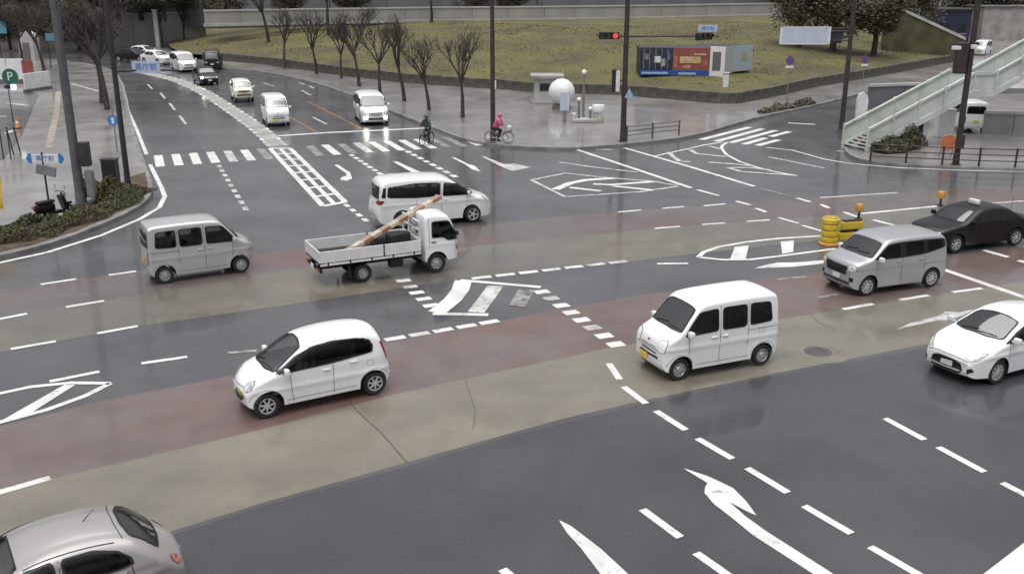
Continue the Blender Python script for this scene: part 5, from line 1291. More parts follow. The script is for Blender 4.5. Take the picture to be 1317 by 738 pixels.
# ---- signal pole at the plaza corner (x=801)
t, p = pole('signal_pole', 'brown signal pole at the plaza corner with arms and red light', (801, 182), .17, POLEB, 8.8, r2=.13)
za = (D(801, 47, p.y) - p).z
l0, r0_ = D(768, 46, p.y) - p, D(926, 47, p.y) - p
MB().tube([(0, 0, za), (l0.x, 0, za + .02)], .045, 8).build('arm', POLEB, t); MB().tube([(0, 0, za), (r0_.x, .2, za)], [.06, .04], 8).build('arm', POLEB, t)
signal(t, (D(783, 46, p.y) - p) + Vector((0, -.12, 0)), 2); signal(t, (D(905, 47, p.y) - p) + Vector((0, -.1, 0)), None, yaw=.5)
board('name_board', t, (D(910, 37, p.y) - p) + Vector((0, -.08, 0)), 1.1, .38, mat('pale_sign_face', (.42, .50, .64)), txt='県庁前', tm=BLUET, size=.24)
qb = D(793, 104, p.y) - p; MB().bbox((qb.x - .14, -.02, qb.z), (.26, .3, 1.25), .02).build('pedestrian_signal', BLK, t); MB().bbox((qb.x + .05, -.12, qb.z - .02), (.22, .25, 1.15), .02).build('signal_backplate', PLASW, t)
MB().bbox((qb.x * .5, 0, qb.z), (.4, .05, .05), .01).build('bracket', POLEB, t)
qt = D(809, 120, p.y) - p; tr = MB(); tr.add([(qt.x - .28, -.2, qt.z - .26), (qt.x + .28, -.2, qt.z - .26), (qt.x, -.2, qt.z + .30), (qt.x - .28, -.16, qt.z - .26), (qt.x + .28, -.16, qt.z - .26), (qt.x, -.16, qt.z + .30)], [(0, 1, 2), (5, 4, 3), (0, 1, 4, 3), (1, 2, 5, 4), (2, 0, 3, 5)]); tr.build('triangle_sign', PLASL, t)
# pole beside the pink cyclist
t, p = pole('lamp_pole', 'dark pole standing beside the pink cyclist', (634, 181), .15, POLEB, 9.5, r2=.11); MB().bbox((.16, 0, 3.2), (.1, .12, .5), .02).build('control_box', PLASW, t)
# pole with the white direction board
t, p = pole('sign_pole', 'dark brown pole on the side street carrying a white board', (1082, 167), .16, POLEB, 9.5, r2=.12)
q = D(1035, 46, p.y) - p; za = q.z
MB().tube([(0, 0, za + .25), (q.x - 1.4, 0, za + .25)], .045, 8).build('arm', POLEB, t); MB().tube([(0, 0, za - .3), (q.x + 1.0, 0, za - .3)], .035, 8).build('arm', POLEB, t)
board('direction_board', t, q + Vector((0, -.1, 0)), 3.1, 1.05, mat('white_blue_board', (.52, .55, .66), .45, var=.06, scale=2), edge=PLASW)
qd = D(1072, 46, p.y) - p; MB().bbox(qd + Vector((0, .1, 0)), (1.1, .1, .95), .02).build('backing_panel', POLED, t)
# pole in front of the stairs with lamp boxes
t, p = pole('utility_pole', 'brown pole in front of the pale green stairs with a dark box high up', (1229, 212), .15, POLEB, 9.5, r2=.14)
qx = D(1237, 75, p.y) - p; MB().bbox((qx.x - .05, 0, qx.z), (.52, .45, 1.5), .05).build('control_box', POLEB, t); MB().bbox((qx.x - .4, -.15, qx.z + .5), (.42, .2, .18), .03).build('lamp', PLASW, t); MB().bbox((qx.x + .45, -.15, qx.z + .55), (.3, .2, .2), .03).build('lamp', PLASW, t); MB().bbox((.02, -.1, 1.2), (.34, .34, .7), .03).build('lower_box', POLEB, t)
# no-parking signs
for (px, py, by, l_) in [(1011, 78, 138, 'round blue and red sign on post beside the flowering plants'), (1109, 77, 110, 'round blue and red sign on post below the dark evergreens')]:
    t, p = pole('round_sign', l_, (px, by), .035, GREYM, HT((px, by), py - 7, .15), 'sign', r2=.035); q = D(px, py, p.y) - p
    s_ = MB(); s_.lathe([(.32, -.012), (.32, .012)], 22, 'Y', (0, -.06, q.z)); s_.build('sign_rim', REDP, t); s_ = MB(); s_.lathe([(.25, -.006), (.25, .006)], 22, 'Y', (0, -.076, q.z)); s_.build('sign_face', mat('violet_blue', (.09, .08, .32), .4, var=.1), t); MB().bbox((0, -.06, q.z - .46), (.6, .02, .18), .005).build('plate_below', PLASW, t)

# ---- three-rail fences
def rail_fence(name, label, pts, n, h, m, rails=(.35, .62, .88)):
    t = thing(name, label, 'fence', (pts[0].x, pts[0].y, .15)); o = Vector((pts[0].x, pts[0].y, 0)); L = sum((pts[i + 1] - pts[i]).length for i in range(len(pts) - 1))
    def at(s_):
        for i in range(len(pts) - 1):
            l = (pts[i + 1] - pts[i]).length
            if s_ <= l + 1e-6: return pts[i].lerp(pts[i + 1], s_ / l)
            s_ -= l
        return pts[-1]
    for k in range(n + 1):
        p = at(L * k / n) - o; p.z = 0; MB().tube([p, p + Vector((0, 0, h + .06))], .055, 8).build('post', m, t)
    for k in range(n):
        a_, c_ = at(L * k / n) - o, at(L * (k + 1) / n) - o; a_.z = c_.z = 0
        for z in rails: MB().tube([a_ + Vector((0, 0, h * z / .9)), c_ + Vector((0, 0, h * z / .9))], .028, 6).build('rail', m, t)
    return t
rail_fence('rail_fence', 'short grey three-rail fence to the right of the plaza signal pole', [G(806, 182, .15), G(836, 178, .15), G(873, 174, .15)], 2, .85, mat('fence_grey', (.10, .10, .105), .5, var=.2))
rail_fence('guard_fence', 'long brown guard fence along the right corner kerb', [G(1119, 208, .15), G(1200, 212, .15), G(1262, 214.5, .15), G(1400, 218, .15)], 6, .9, mat('fence_brown', (.045, .036, .032), .5, var=.25), (.3, .6, .9))

# ---- plaza monument, kiosk and ball
t = thing('kiosk', 'small pale kiosk with flat roof and dark window on the plaza', 'kiosk', G(702, 134, .15)); MB().bbox((0, 1.0, .95), (1.75, 1.9, 1.9), .03).build('wall', CONCL, t); MB().bbox((.1, .9, 2.0), (2.5, 2.4, .22), .03).build('roof', CONC, t); MB().bbox((-.1, .03, 1.25), (.75, .06, .55), .01).build('window', PANE, t); MB().bbox((0, 1.0, .06), (2.1, 2.2, .14), .02).build('plinth', CONC, t)
p = G(722, 140, .15); t = thing('ball_monument', 'large white ball on a low stand on the plaza', 'monument', p); s_ = MB(); s_.lathe([(.001, 0)] + [(.95 * math.sin(a_), .95 - .95 * math.cos(a_)) for a_ in [math.pi * k / 16 for k in range(1, 16)]] + [(.001, 1.9)], 28, c=(0, 0, .25), cap=False); s_.build('ball', PLASW, t, 60); s_ = MB(); s_.lathe([(.7, 0), (.65, .25), (.45, .4)], 20); s_.build('stand', CONCD, t, 40)
t = thing('notice_board', 'pale upright notice board on a dark post in front of the white ball', 'notice board', G(726, 157, .15)); MB().bbox((0, 0, 1.35), (.62, .12, 1.25), .03).build('board', mat('pale_board', (.50, .56, .66), .4, var=.1, scale=3), t); MB().bbox((0, 0, .38), (.25, .12, .76), .02).build('post', GREYM, t)
t = thing('lamp_post', 'slender grey lamp post with round white globe on the plaza', 'lamp post', G(750, 152, .15)); MB().tube([(0, 0, 0), (0, 0, 2.9)], [.09, .07], 10).build('post', GREYM, t, 40); s_ = MB(); s_.lathe([(.001, -.18), (.13, -.12), (.18, 0), (.13, .12), (.001, .18)], 16, c=(0, 0, 3.05), cap=False); s_.build('globe', mat('globe_white', (.8, .8, .7), .3, var=.03), t, 60)
t = thing('stone_basin', 'low wide pale stone basin with small globes on the plaza', 'basin', G(752, 157, .15)); MB().bbox((0, 0, .12), (1.7, .9, .22), .05).build('slab', CONCL, t); MB().bbox((.72, 0, .32), (.28, .7, .5), .05).build('end_block', CONCL, t); MB().bbox((-.72, 0, .32), (.28, .7, .5), .05).build('end_block', CONCL, t)
for x_, z_ in ((-.4, 1.35), (.35, .75)):
    MB().tube([(x_, 0, .2), (x_, 0, z_)], .09, 10).build('globe_post', GREYM, t); s_ = MB(); s_.lathe([(.001, -.15), (.11, -.1), (.15, 0), (.11, .1), (.001, .15)], 14, c=(x_, 0, z_ + .12), cap=False); s_.build('globe', MATS['globe_white'], t, 60)
t = thing('white_bollard', 'white drum-shaped bollard with cream base at the end of the stone basin', 'bollard', G(769, 157, .15)); s_ = MB(); s_.lathe([(.36, 0), (.38, .04), (.36, .35), (.25, .4)], 18); s_.build('base', mat('cream_stone', (.52, .50, .36), .6, var=.1), t, 40); s_ = MB(); s_.lathe([(.25, .4), (.26, .62), (.40, .66), (.42, .72), (.42, 1.05), (.38, 1.12), (.001, 1.14)], 20); s_.build('drum', PLASW, t, 40)

# ---- advertising box on the bank corner
Y0 = G(935, 121, .15).y + 2.0
A = D(823, 94, Y0 + .5); B = D(913, 97, Y0 - .2); Cc = D(965, 95, Y0 + 3.5); ztop = D(913, 62, Y0 - .2).z; zbot = B.z
t = thing('advertising_box', 'long advertising box with dark, red, white and pale blue panels on the bank', 'advertising box', (B.x, B.y, 0)); o = Vector((B.x, B.y, 0))
def face(name, a_, b_, f0, f1, z0, z1, m, out=.06, th=.08):
    d = b_ - a_; d.z = 0; ang = math.atan2(d.y, d.x); c_ = a_ + d * ((f0 + f1) / 2) - o; n = Vector((d.y, -d.x, 0)).normalized(); c_ += n * out; c_.z = (z0 + z1) / 2
    return MB().bbox(c_, (d.length * (f1 - f0) - .02, th, z1 - z0), .015, ang).build(name, m, t)
DKP = mat('dark_photo_panel', (.015, .018, .035), .4, col2=(.05, .05, .075), scale=1.6, var=.1)
face('dark_panel', A, B, 0, .46, zbot + .45, ztop, DKP); face('red_panel', A, B, .46, .99, zbot + .35, ztop, REDP); face('blue_band', A, B, 0, .99, zbot - .05, zbot + .40, mat('blue_band', (.03, .08, .30), .4, var=.1), .08)
for k in range(5): face('dark_slat', A, B, .04 + k * .085, .055 + k * .085, zbot + .45, ztop - .1, GREYM, .11, .03)
face('cream_banner', A, B, .56, .86, zbot + .95, zbot + 1.5, mat('cream_banner', (.50, .38, .20), .5, var=.2, scale=3), .11, .03); face('light_spot', A, B, .20, .29, zbot + 1.0, zbot + 1.5, PLASW, .11, .03)
face('white_band', A, B, .02, .40, zbot + .05, zbot + .22, PLASL, .13, .03); face('white_band', A, B, .55, .80, zbot + .02, zbot + .2, PLASL, .13, .03)
for k, (f0, f1, z0_, z1_, cc_) in enumerate([(.30, .36, .7, 1.3, (.30, .32, .36)), (.06, .12, 1.2, 1.7, (.16, .18, .26)), (.38, .42, 1.2, 1.8, (.10, .16, .30)), (.48, .53, .6, 1.5, (.40, .16, .12)), (.60, .72, .55, .80, (.45, .22, .15)), (.76, .93, 1.6, 1.75, (.48, .36, .26)), (.88, .96, .7, 1.2, (.36, .12, .10))]):
    face('poster_patch', A, B, f0, f1, zbot + z0_, zbot + z1_, mat('poster_%d' % k, cc_, .5, var=.3, scale=4), .12, .02)
face('white_frame', A, B, .985, 1.2, zbot - .15, ztop + .1, PLASW, .02, .3); face('screen', A, B, 1.02, 1.14, zbot + .4, ztop - .3, mat('grey_screen', (.14, .14, .15), .3, var=.2), .18, .04)
face('grey_side', B, Cc, .22, .52, zbot, ztop, mat('grey_side', (.36, .38, .38), .4, var=.1)); face('blue_side', B, Cc, .52, 1.0, zbot + .1, ztop, mat('pale_blue_side', (.34, .42, .48), .4, var=.15)); face('orange_spot', B, Cc, .74, .86, zbot + 1.0, zbot + 1.6, mat('ochre_spot', (.42, .30, .12), .5, var=.1), .12, .03)
core = MB(); pts_ = [A - o, B - o, Cc - o, Cc - o + Vector((-1, 2.5, 0)), A - o + Vector((0, 2.5, 0))]
core.add([(q.x, q.y + .15, zbot) for q in pts_] + [(q.x, q.y + .15, ztop - .05) for q in pts_], [(4, 3, 2, 1, 0), (5, 6, 7, 8, 9)] + [(i, (i + 1) % 5, (i + 1) % 5 + 5, i + 5) for i in range(5)]); core.build('casing', POLED, t)
for fx, fy in ((A.x + 1.5, A.y + 1.2), (B.x - 1.0, B.y + 1.4), (Cc.x - 1.2, Cc.y + .6)): MB().tube([Vector((fx - o.x, fy - o.y, .3)), Vector((fx - o.x, fy - o.y, zbot + .1))], .14, 10).build('leg', GREYM, t)
t = thing('white_marker', 'white marker post under the advertising box', 'post', G(936, 129, .15) + Vector((0, 1.2, .4))); MB().bbox((0, 0, .75), (.42, .3, 1.5), .06).build('post', PLASW, t); MB().bbox((0, 0, 1.55), (.5, .38, .12), .03).build('cap', CONCL, t)

# ---- footbridge stairs
P0 = G(1113, 195, .15); P1 = G(1250, 121, 3.0); e = Vector((P1.x - P0.x, P1.y - P0.y, 0)); run = e.length; e.normalize(); nv = Vector((-e.y, e.x, 0))
t = thing('footbridge_stairs', 'pale green steel footbridge stairs climbing to the right edge', 'stairs', P0)
prof = [(0, .12), (run, 2.95), (run + 1.6, 2.95), (run + 1.6 + 6.6, 5.75), (run + 14, 5.75)]
def zl(s_): return float(np.interp(s_, [q[0] for q in prof], [q[1] for q in prof]))
def slant(name, s0, s1, w0, w1, lo, hi, m, parent=None):
    b = MB(); n = max(1, int((s1 - s0) / .4)); pts = []
    ss = sorted(set([s0 + (s1 - s0) * k / n for k in range(n + 1)] + [q[0] for q in prof if s0 < q[0] < s1]))
    for s_ in ss:
        z = zl(s_)
        for w_, h_ in ((w0, lo), (w1, lo), (w1, hi), (w0, hi)): p = e * s_ + nv * w_; b.v.append((p.x, p.y, z + h_))
    for i in range(len(ss) - 1):
        for j in range(4): a_ = i * 4 + j; c_ = i * 4 + (j + 1) % 4; b.f.append((a_, c_, c_ + 4, a_ + 4)); b.m.append(0)
    k = (len(ss) - 1) * 4; b.f += [(0, 1, 2, 3), (k, k + 1, k + 2, k + 3)]; b.m += [0, 0]
    return b.build(name, m, parent or t)
bounds = [0, 1.65, 3.3, 5.0, run, run + 1.6, run + 3.3, run + 5.0, run + 6.6, run + 8.2, run + 10, run + 12, run + 14]
for w_ in (0, 1.9):
    for i in range(len(bounds) - 1):
        slant('side_panel', bounds[i] + .02, bounds[i + 1] - .02, w_ - .02, w_ + .02, .12, .86, STAIR)
    slant('stringer', 0, run + 14, w_ - .07, w_ + .07, -.28, .08, STAIR)
    slant('handrail', 0, run + 14, w_ - .06, w_ + .06, 1.02, 1.12, STAIR); slant('lower_rail', 0, run + 14, w_ - .05, w_ + .05, .86, .93, STAIRD)
    for s_ in bounds: p = e * s_ + nv * (w_ - .06 if w_ == 0 else w_ + .06); MB().bbox((p.x, p.y, zl(s_) + .42), (.1, .1, 1.5), .01, math.atan2(e.y, e.x)).build('post', STAIR, t)
tread = MB(); tread.bbox((0, 0, 0), (.3, 1.76, .05), .01); tme = tread.mesh('tread', CONC)
for s0, s1 in ((0, run), (run + 1.6, run + 8.2)):
    n = int((s1 - s0) / .30)
    for k in range(n): s_ = s0 + (k + .5) * (s1 - s0) / n; p = e * s_ + nv * .95; link('tread', tme, t, (p.x, p.y, zl(s_) - .05), math.atan2(e.y, e.x))
slant('landing', run, run + 1.6, .08, 1.82, -.2, -.05, STAIR); slant('deck', run + 8.2, run + 14, .08, 1.82, -.2, -.05, STAIR)
for s_, w_ in ((4.3, .5), (run + 9, .95)): p = e * s_ + nv * w_; MB().bbox((p.x, p.y, zl(s_) / 2 - .15), (.42, .42, zl(s_) - .1), .04, math.atan2(e.y, e.x)).build('column', STAIR, t)
ub = MB(); ss = [.9, 1.6, 2.4, 3.2, 3.9]  # added black prism, stands in for the darkness under the first flight
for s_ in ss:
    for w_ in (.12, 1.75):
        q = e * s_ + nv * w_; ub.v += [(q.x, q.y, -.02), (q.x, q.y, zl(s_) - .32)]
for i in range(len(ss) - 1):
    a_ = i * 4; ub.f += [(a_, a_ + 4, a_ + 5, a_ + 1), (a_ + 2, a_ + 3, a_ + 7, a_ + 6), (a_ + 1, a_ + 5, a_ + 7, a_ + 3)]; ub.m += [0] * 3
ub.f += [(0, 1, 3, 2), (16, 18, 19, 17)]; ub.m += [0, 0]; ub.build('shade_under_stairs', mat('stair_shade_black', (.02, .02, .022), .8, var=.3), t)
# things around the stairs
p = G(1217, 203, .15); t = thing('orange_board', 'orange rounded road-works board behind the brown pole', 'board', p); s_ = MB(); s_.lathe([(.42, -.03), (.44, 0), (.42, .03)], 14, 'Y', (0, 0, .80)); s_.build('panel', mat('dull_orange_panel', (.52, .17, .07), .5, var=.15, scale=3), t)
for x_ in (-.3, .3): MB().tube([(x_, 0, .5), (x_, .25, 0)], .02, 6).build('leg', GREYM, t); MB().tube([(x_, 0, .5), (x_, -.25, 0)], .02, 6).build('leg', GREYM, t)
p = G(1106, 158, .15); t = thing('white_capsule_sign', 'white rounded-top upright sign on dark base left of the stairs', 'sign', p); s_ = MB()
pr = [(-.34, .2), (-.36, 1.5), (-.25, 1.85), (0, 2.0), (.25, 1.85), (.36, 1.5), (.34, .2)]; s_.add([(x_, -.12, z_) for x_, z_ in pr] + [(x_, .12, z_) for x_, z_ in pr], [tuple(range(7)), tuple(range(13, 6, -1))] + [(i, (i + 1) % 7, (i + 1) % 7 + 7, i + 7) for i in range(7)]); s_.build('body', PLASW, t); MB().bbox((0, 0, .1), (.95, .55, .2), .04).build('base', CONCD, t)
kei_van('small_van', 'white small van parked rear-on beyond the guard fence at right', CARW, PLY, detail=False).place(loc=G(1257, 172, .15) + Vector((0, 1.7, 0)), head=Vector((.12, 1, 0)))
bpy.data.objects[[o.name for o in C.objects if o.get('label', '').startswith('white small van parked rear')][0]].location.z = .16
wall_panels('boundary_wall', 'grey panelled boundary wall beside the parked van at the right edge', [G(1262, 172, .15), G(1460, 176, .15)], .15, 1.35, .12, 1.7, mat('grey_panel', (.27, .27, .28), .6, var=.12, scale=1.5), CONC)
wall_panels('panel_fence', 'blue grey panel fence behind the foot of the stairs', [G(1114, 140, .15), G(1160, 138, .15), G(1240, 136, .15)], .15, 1.7, .1, 1.6, mat('blue_grey_panel', (.14, .145, .165), .5, var=.12, scale=1.5), GREYM)
p = G(1213, 176, .15); t = thing('white_box', 'white upright storage box between the stairs and the parked van', 'box', p); MB().bbox((0, 0, .8), (1.0, .6, 1.6), .04).build('casing', PLASW, t); MB().bbox((0, 0, 1.63), (1.08, .68, .06), .02).build('lid', CONCL, t); MB().bbox((-.01, -.302, .8), (.8, .012, 1.3), .004).build('door', PLASW, t)

# ---- stair wall with white coping, sheds and cars at the top right
a_ = G(1236, 80, .15); b_ = D(1140, 6, 112); b_z = b_.z; d = Vector((b_.x - a_.x, b_.y - a_.y, 0)); ang = math.atan2(d.y, d.x); t = thing('stair_wall', 'sloping stair wall with broad white coping at the top right', 'wall', a_)
zA = D(1232, 52, a_.y).z
for nm, lo, hi, w_, m in (('wall', None, 0, .5, mat('mossy_wall', (.085, .078, .042), .85, var=.3, scale=.8, bump=.3, bscale=10)), ('coping', 0.003, .34, .75, CONCL)):
    b = MB(); nrm = Vector((-d.y, d.x, 0)).normalized()
    for f_ in (0, 1):
        q = d * f_; z = (zA if f_ == 0 else b_z) - a_.z
        for s_ in (-1, 1): b.v.append((q.x + nrm.x * w_ * s_ / 2, q.y + nrm.y * w_ * s_ / 2, (-.2 if lo is None else z + lo))); b.v.append((q.x + nrm.x * w_ * s_ / 2, q.y + nrm.y * w_ * s_ / 2, z + hi))
    b.f += [(0, 1, 3, 2), (4, 6, 7, 5), (0, 4, 5, 1), (2, 3, 7, 6), (1, 5, 7, 3), (0, 2, 6, 4)]; b.m += [0] * 6; b.build(nm, m, t)
def shed(name, label, px0, px1, pyb, pyt, Y, dep, m, roofm, win=0, cat='building'):
    a, c = D(px0, pyb, Y), D(px1, pyb, Y); z1 = D(px0, pyt, Y).z; zb_ = 0.0; t = thing(name, label, cat, ((a.x + c.x) / 2, Y, zb_)); w_ = c.x - a.x
    MB().bbox((0, dep / 2, z1 / 2), (w_, dep, z1), .03).build('wall', m, t); MB().bbox((0, dep / 2, z1 + .12), (w_ + .5, dep + .5, .24), .04).build('roof', roofm, t)
    for k in range(win):
        x_ = -w_ / 2 + w_ * (k + .5) / win; o_ = MB().bbox((x_, -.01, z1 * .62), (w_ / win * .5, .06, z1 * .2), .01).build('window', PANE, t); MB().bbox((x_, -.015, z1 * .5), (w_ / win * .6, .12, .08), .01).build('sill', CONCL, o_)
    return t
shed('dark_shed', 'dark blue shed behind the stair wall at the top right', 1203, 1246, 50, 14, 122, 4, mat('navy_sheet', (.018, .022, .06), .5, var=.2), POLED, 2)
shed('grey_building', 'pale grey building with small windows at the top right', 1148, 1206, 40, -14, 142, 6, CONCL, CONC, 4)
shed('pale_building', 'pale concrete building at the right edge above the stairs', 1262, 1420, 40, 10, 150, 6, CONC, CONCD, 0)
sheet('side_road', [Vector((32, 88, 0)), Vector((60, 84, 0)), Vector((140, 120, 0)), Vector((140, 165, 0)), Vector((72, 165, 0)), Vector((48, 118, 0))], CONC, .012, road)
c = sedan('dark_sedan', 'dark car parked far off at the top right beyond the stairs', CARN).place(loc=G(1283, 52), head=Vector((-1, -.1, 0)))
c = kei_van('small_van', 'white small van far off on the side street beside the stair wall', CARW, PLY, detail=False).place(loc=G(1262, 72), head=Vector((-.8, -1, 0)))
for i, px in enumerate((1190, 1235, 1275, 1315, 1350)):
    p = D(px, 5, 158 + (i % 2) * 3); p.z = 0; evergreen('%s dark evergreen from the left beyond the far right buildings' % ORD[i], p, 1.7, i, 'evergreens at the far right', 1.2)

# ---- crash drum and delineators
p = G(1069, 317); t = thing('crash_drum', 'yellow stacked crash drum with black seams on the road island', 'crash drum', p + Vector((0, .3, .012)))
for k in range(4):
    s_ = MB(); z = .10 + k * .225; s_.lathe([(.27, z), (.31, z + .03), (.315, z + .10), (.31, z + .18), (.27, z + .21)], 22); s_.build('drum_ring', YELP, t, 40)
s_ = MB(); s_.lathe([(.26, .02), (.26, 1.01), (.2, 1.03)], 18); s_.build('drum_core', mat('yellow_dull', (.40, .28, .03), .5, var=.15), t); s_ = MB(); s_.lathe([(.36, 0), (.36, .06), (.30, .10)], 20); s_.build('base', AMBR, t, 40)
t = thing('chevron_barrier', 'low yellow barrier with black seam directly behind the crash drum', 'barrier', p + Vector((.95, .75, .012)))
for k in range(2): MB().bbox((-.1 + k * .08, 0, .20 + k * .40), (.85, .22, .30), .05, .28).build('yellow_block', YELP, t); MB().bbox((-.1 + k * .08, 0, .385 + k * .38), (.75, .16, .07), .01, .28).build('black_seam', BLK, t)
for (px, py, l_) in [(1104, 282, 'amber delineator post with round head behind the crash drum'), (1209, 265, 'amber delineator post with round head behind the black taxi')]:
    t = thing('delineator_post', l_, 'delineator', G(px, py)); s_ = MB(); s_.lathe([(.14, 0), (.14, .04), (.05, .06), (.04, .32)], 14); s_.build('foot', BLK, t, 40); s_ = MB(); s_.lathe([(.05, .32), (.15, .36), (.17, .5), (.13, .62), (.001, .64)], 16); s_.build('head', AMBR, t, 40)

# ================================================================== SCOOTER, CYCLISTS
def wheel_part(parent, c, r, tr, rimm, spokes=10):
    w = MB(); w.lathe([(r - tr, -tr * .7), (r, -tr * .6), (r, tr * .6), (r - tr, tr * .7), (r - tr, -tr * .7)], 26, 'Y', c, cap=False); o = w.build('wheel', TYRE, parent, 40)
    s_ = MB()
    for k in range(spokes): a = 2 * math.pi * k / spokes; s_.tube([Vector(c), Vector(c) + Vector((math.cos(a) * (r - tr), 0, math.sin(a) * (r - tr)))], .004 if spokes > 6 else .02, 4)
    s_.lathe([(.03, -.04), (.03, .04)], 8, 'Y', c); s_.build('spokes', rimm, o); return o
t = thing('scooter', 'black scooter parked on the left pavement behind the name sign', 'scooter', G(68, 284, .15) + Vector((0, .25, 0)), R(60))
wheel_part(t, (.62, 0, .25), .25, .09, ALLOY, 5); wheel_part(t, (-.62, 0, .25), .25, .10, ALLOY, 5)
MB().bbox((-.42, 0, .52), (.85, .32, .36), .12).build('rear_body', CARK, t, 50); MB().bbox((.02, 0, .30), (.55, .30, .12), .04).build('footboard', CARK, t, 50); MB().bbox((.42, 0, .62), (.12, .40, .62), .05, M=Matrix.Rotation(R(-15), 3, 'Y')).build('front_shield', CARK, t, 50)
MB().bbox((-.35, 0, .76), (.72, .28, .12), .05).build('seat', RUB, t, 50); MB().tube([(.62, 0, .30), (.45, 0, .80), (.38, 0, 1.02)], .035, 8).build('steering_column', BLK, t); MB().tube([(.34, .34, 1.02), (.40, .1, 1.06), (.40, -.1, 1.06), (.34, -.34, 1.02)], .018, 8).build('handlebar', BLK, t)
MB().bbox((.62, 0, .55), (.34, .16, .10), .04).build('front_mudguard', CARK, t, 50); MB().bbox((.52, 0, .92), (.10, .18, .14), .04).build('headlamp', LAMPC, t, 50); MB().bbox((-.88, 0, .62), (.05, .2, .08), .02).build('tail_lamp', LAMPR, t); MB().bbox((-.90, 0, .44), (.012, .2, .12), .004).build('number_plate', PLW, t)
for sy in (-1, 1): MB().tube([(.38, sy * .22, 1.04), (.36, sy * .30, 1.22)], .007, 5).build('mirror_stem', BLK, t); MB().bbox((.36, sy * .31, 1.26), (.03, .14, .10), .02).build('mirror', CHROME, t)

def bicycle(label, loc, rz, m, basket=True):
    t = thing('bicycle', label, 'bicycle', loc, rz)
    wheel_part(t, (.52, 0, .33), .33, .03, CHROME, 14); wheel_part(t, (-.52, 0, .33), .33, .03, CHROME, 14)
    f = MB()
    for a, c in (((-.52, 0, .33), (-.08, 0, .28)), ((-.08, 0, .28), (-.20, 0, .76)), ((-.52, 0, .33), (-.18, 0, .68)), ((-.08, 0, .28), (.34, 0, .62)), ((-.15, 0, .50), (.33, 0, .72)), ((.32, 0, .78), (.38, 0, .60)), ((.38, 0, .60), (.52, 0, .33))): f.tube([a, c], .018, 6)
    f.build('frame', m, t); MB().bbox((-.22, 0, .80), (.25, .16, .06), .025).build('saddle', RUB, t, 50)
    MB().tube([(.32, 0, .78), (.30, 0, 1.0)], .014, 6).build('stem', CHROME, t); MB().tube([(.12, .27, 1.02), (.26, .22, 1.04), (.30, 0, 1.0), (.26, -.22, 1.04), (.12, -.27, 1.02)], .013, 6).build('handlebar', CHROME, t)
    MB().tube([(-.08, .09, .28), (-.08, .11, .12), (-.08, .16, .11)], .01, 5).build('pedal_crank', BLK, t); MB().tube([(-.08, -.09, .28), (-.08, -.11, .44), (-.08, -.16, .45)], .01, 5).build('pedal_crank', BLK, t)
    for xx in (.52, -.52):
        g_ = MB(); g_.tube([(xx + .37 * math.cos(a), 0, .33 + .37 * math.sin(a)) for a in [R(20) + R(140) * k / 8 for k in range(9)]], .022, 5); g_.build('mudguard', m, t)
    if basket:
        b = MB()
        for z_, s_ in ((.70, .8), (.80, .9), (.92, 1.0)): b.tube([(.45, -.16 * s_, z_), (.45 + .28 * s_, -.16 * s_, z_), (.45 + .28 * s_, .16 * s_, z_), (.45, .16 * s_, z_), (.45, -.16 * s_, z_)], .008, 4)
        for k in range(7): y_ = -.16 + k * .053; b.tube([(.45 + .26, y_ * .85, .68), (.45 + .28, y_, .93)], .005, 4)
        b.box((.58, 0, .69), (.24, .26, .015)); b.build('basket', GREYM, t)
    return t
def skin_body(name, joints, edges, m, parent):
    bm = bmesh.new(); vs = {k: bm.verts.new(v[0]) for k, v in joints.items()}
    for a, c in edges: bm.edges.new((vs[a], vs[c]))
    me = bpy.data.meshes.new(name); bm.verts.index_update(); order = [k for k in joints]; bm.to_mesh(me); bm.free()
    o = bpy.data.objects.new('tmp_body', me); C.objects.link(o)
    md = o.modifiers.new('skin', 'SKIN'); sd = o.modifiers.new('sub', 'SUBSURF'); sd.levels = 2; sd.render_levels = 2
    for i, k in enumerate(order): o.data.skin_vertices[0].data[i].radius = (joints[k][1], joints[k][1] * (joints[k][2] if len(joints[k]) > 2 else 1)); o.data.skin_vertices[0].data[i].use_root = (k == 'pelvis')
    bpy.context.view_layer.update()
    me2 = bpy.data.meshes.new_from_object(o.evaluated_get(bpy.context.evaluated_depsgraph_get())); bpy.data.objects.remove(o)
    me2.materials.clear(); me2.materials.append(m); me2.polygons.foreach_set('use_smooth', [True] * len(me2.polygons)); return link(name, me2, parent)
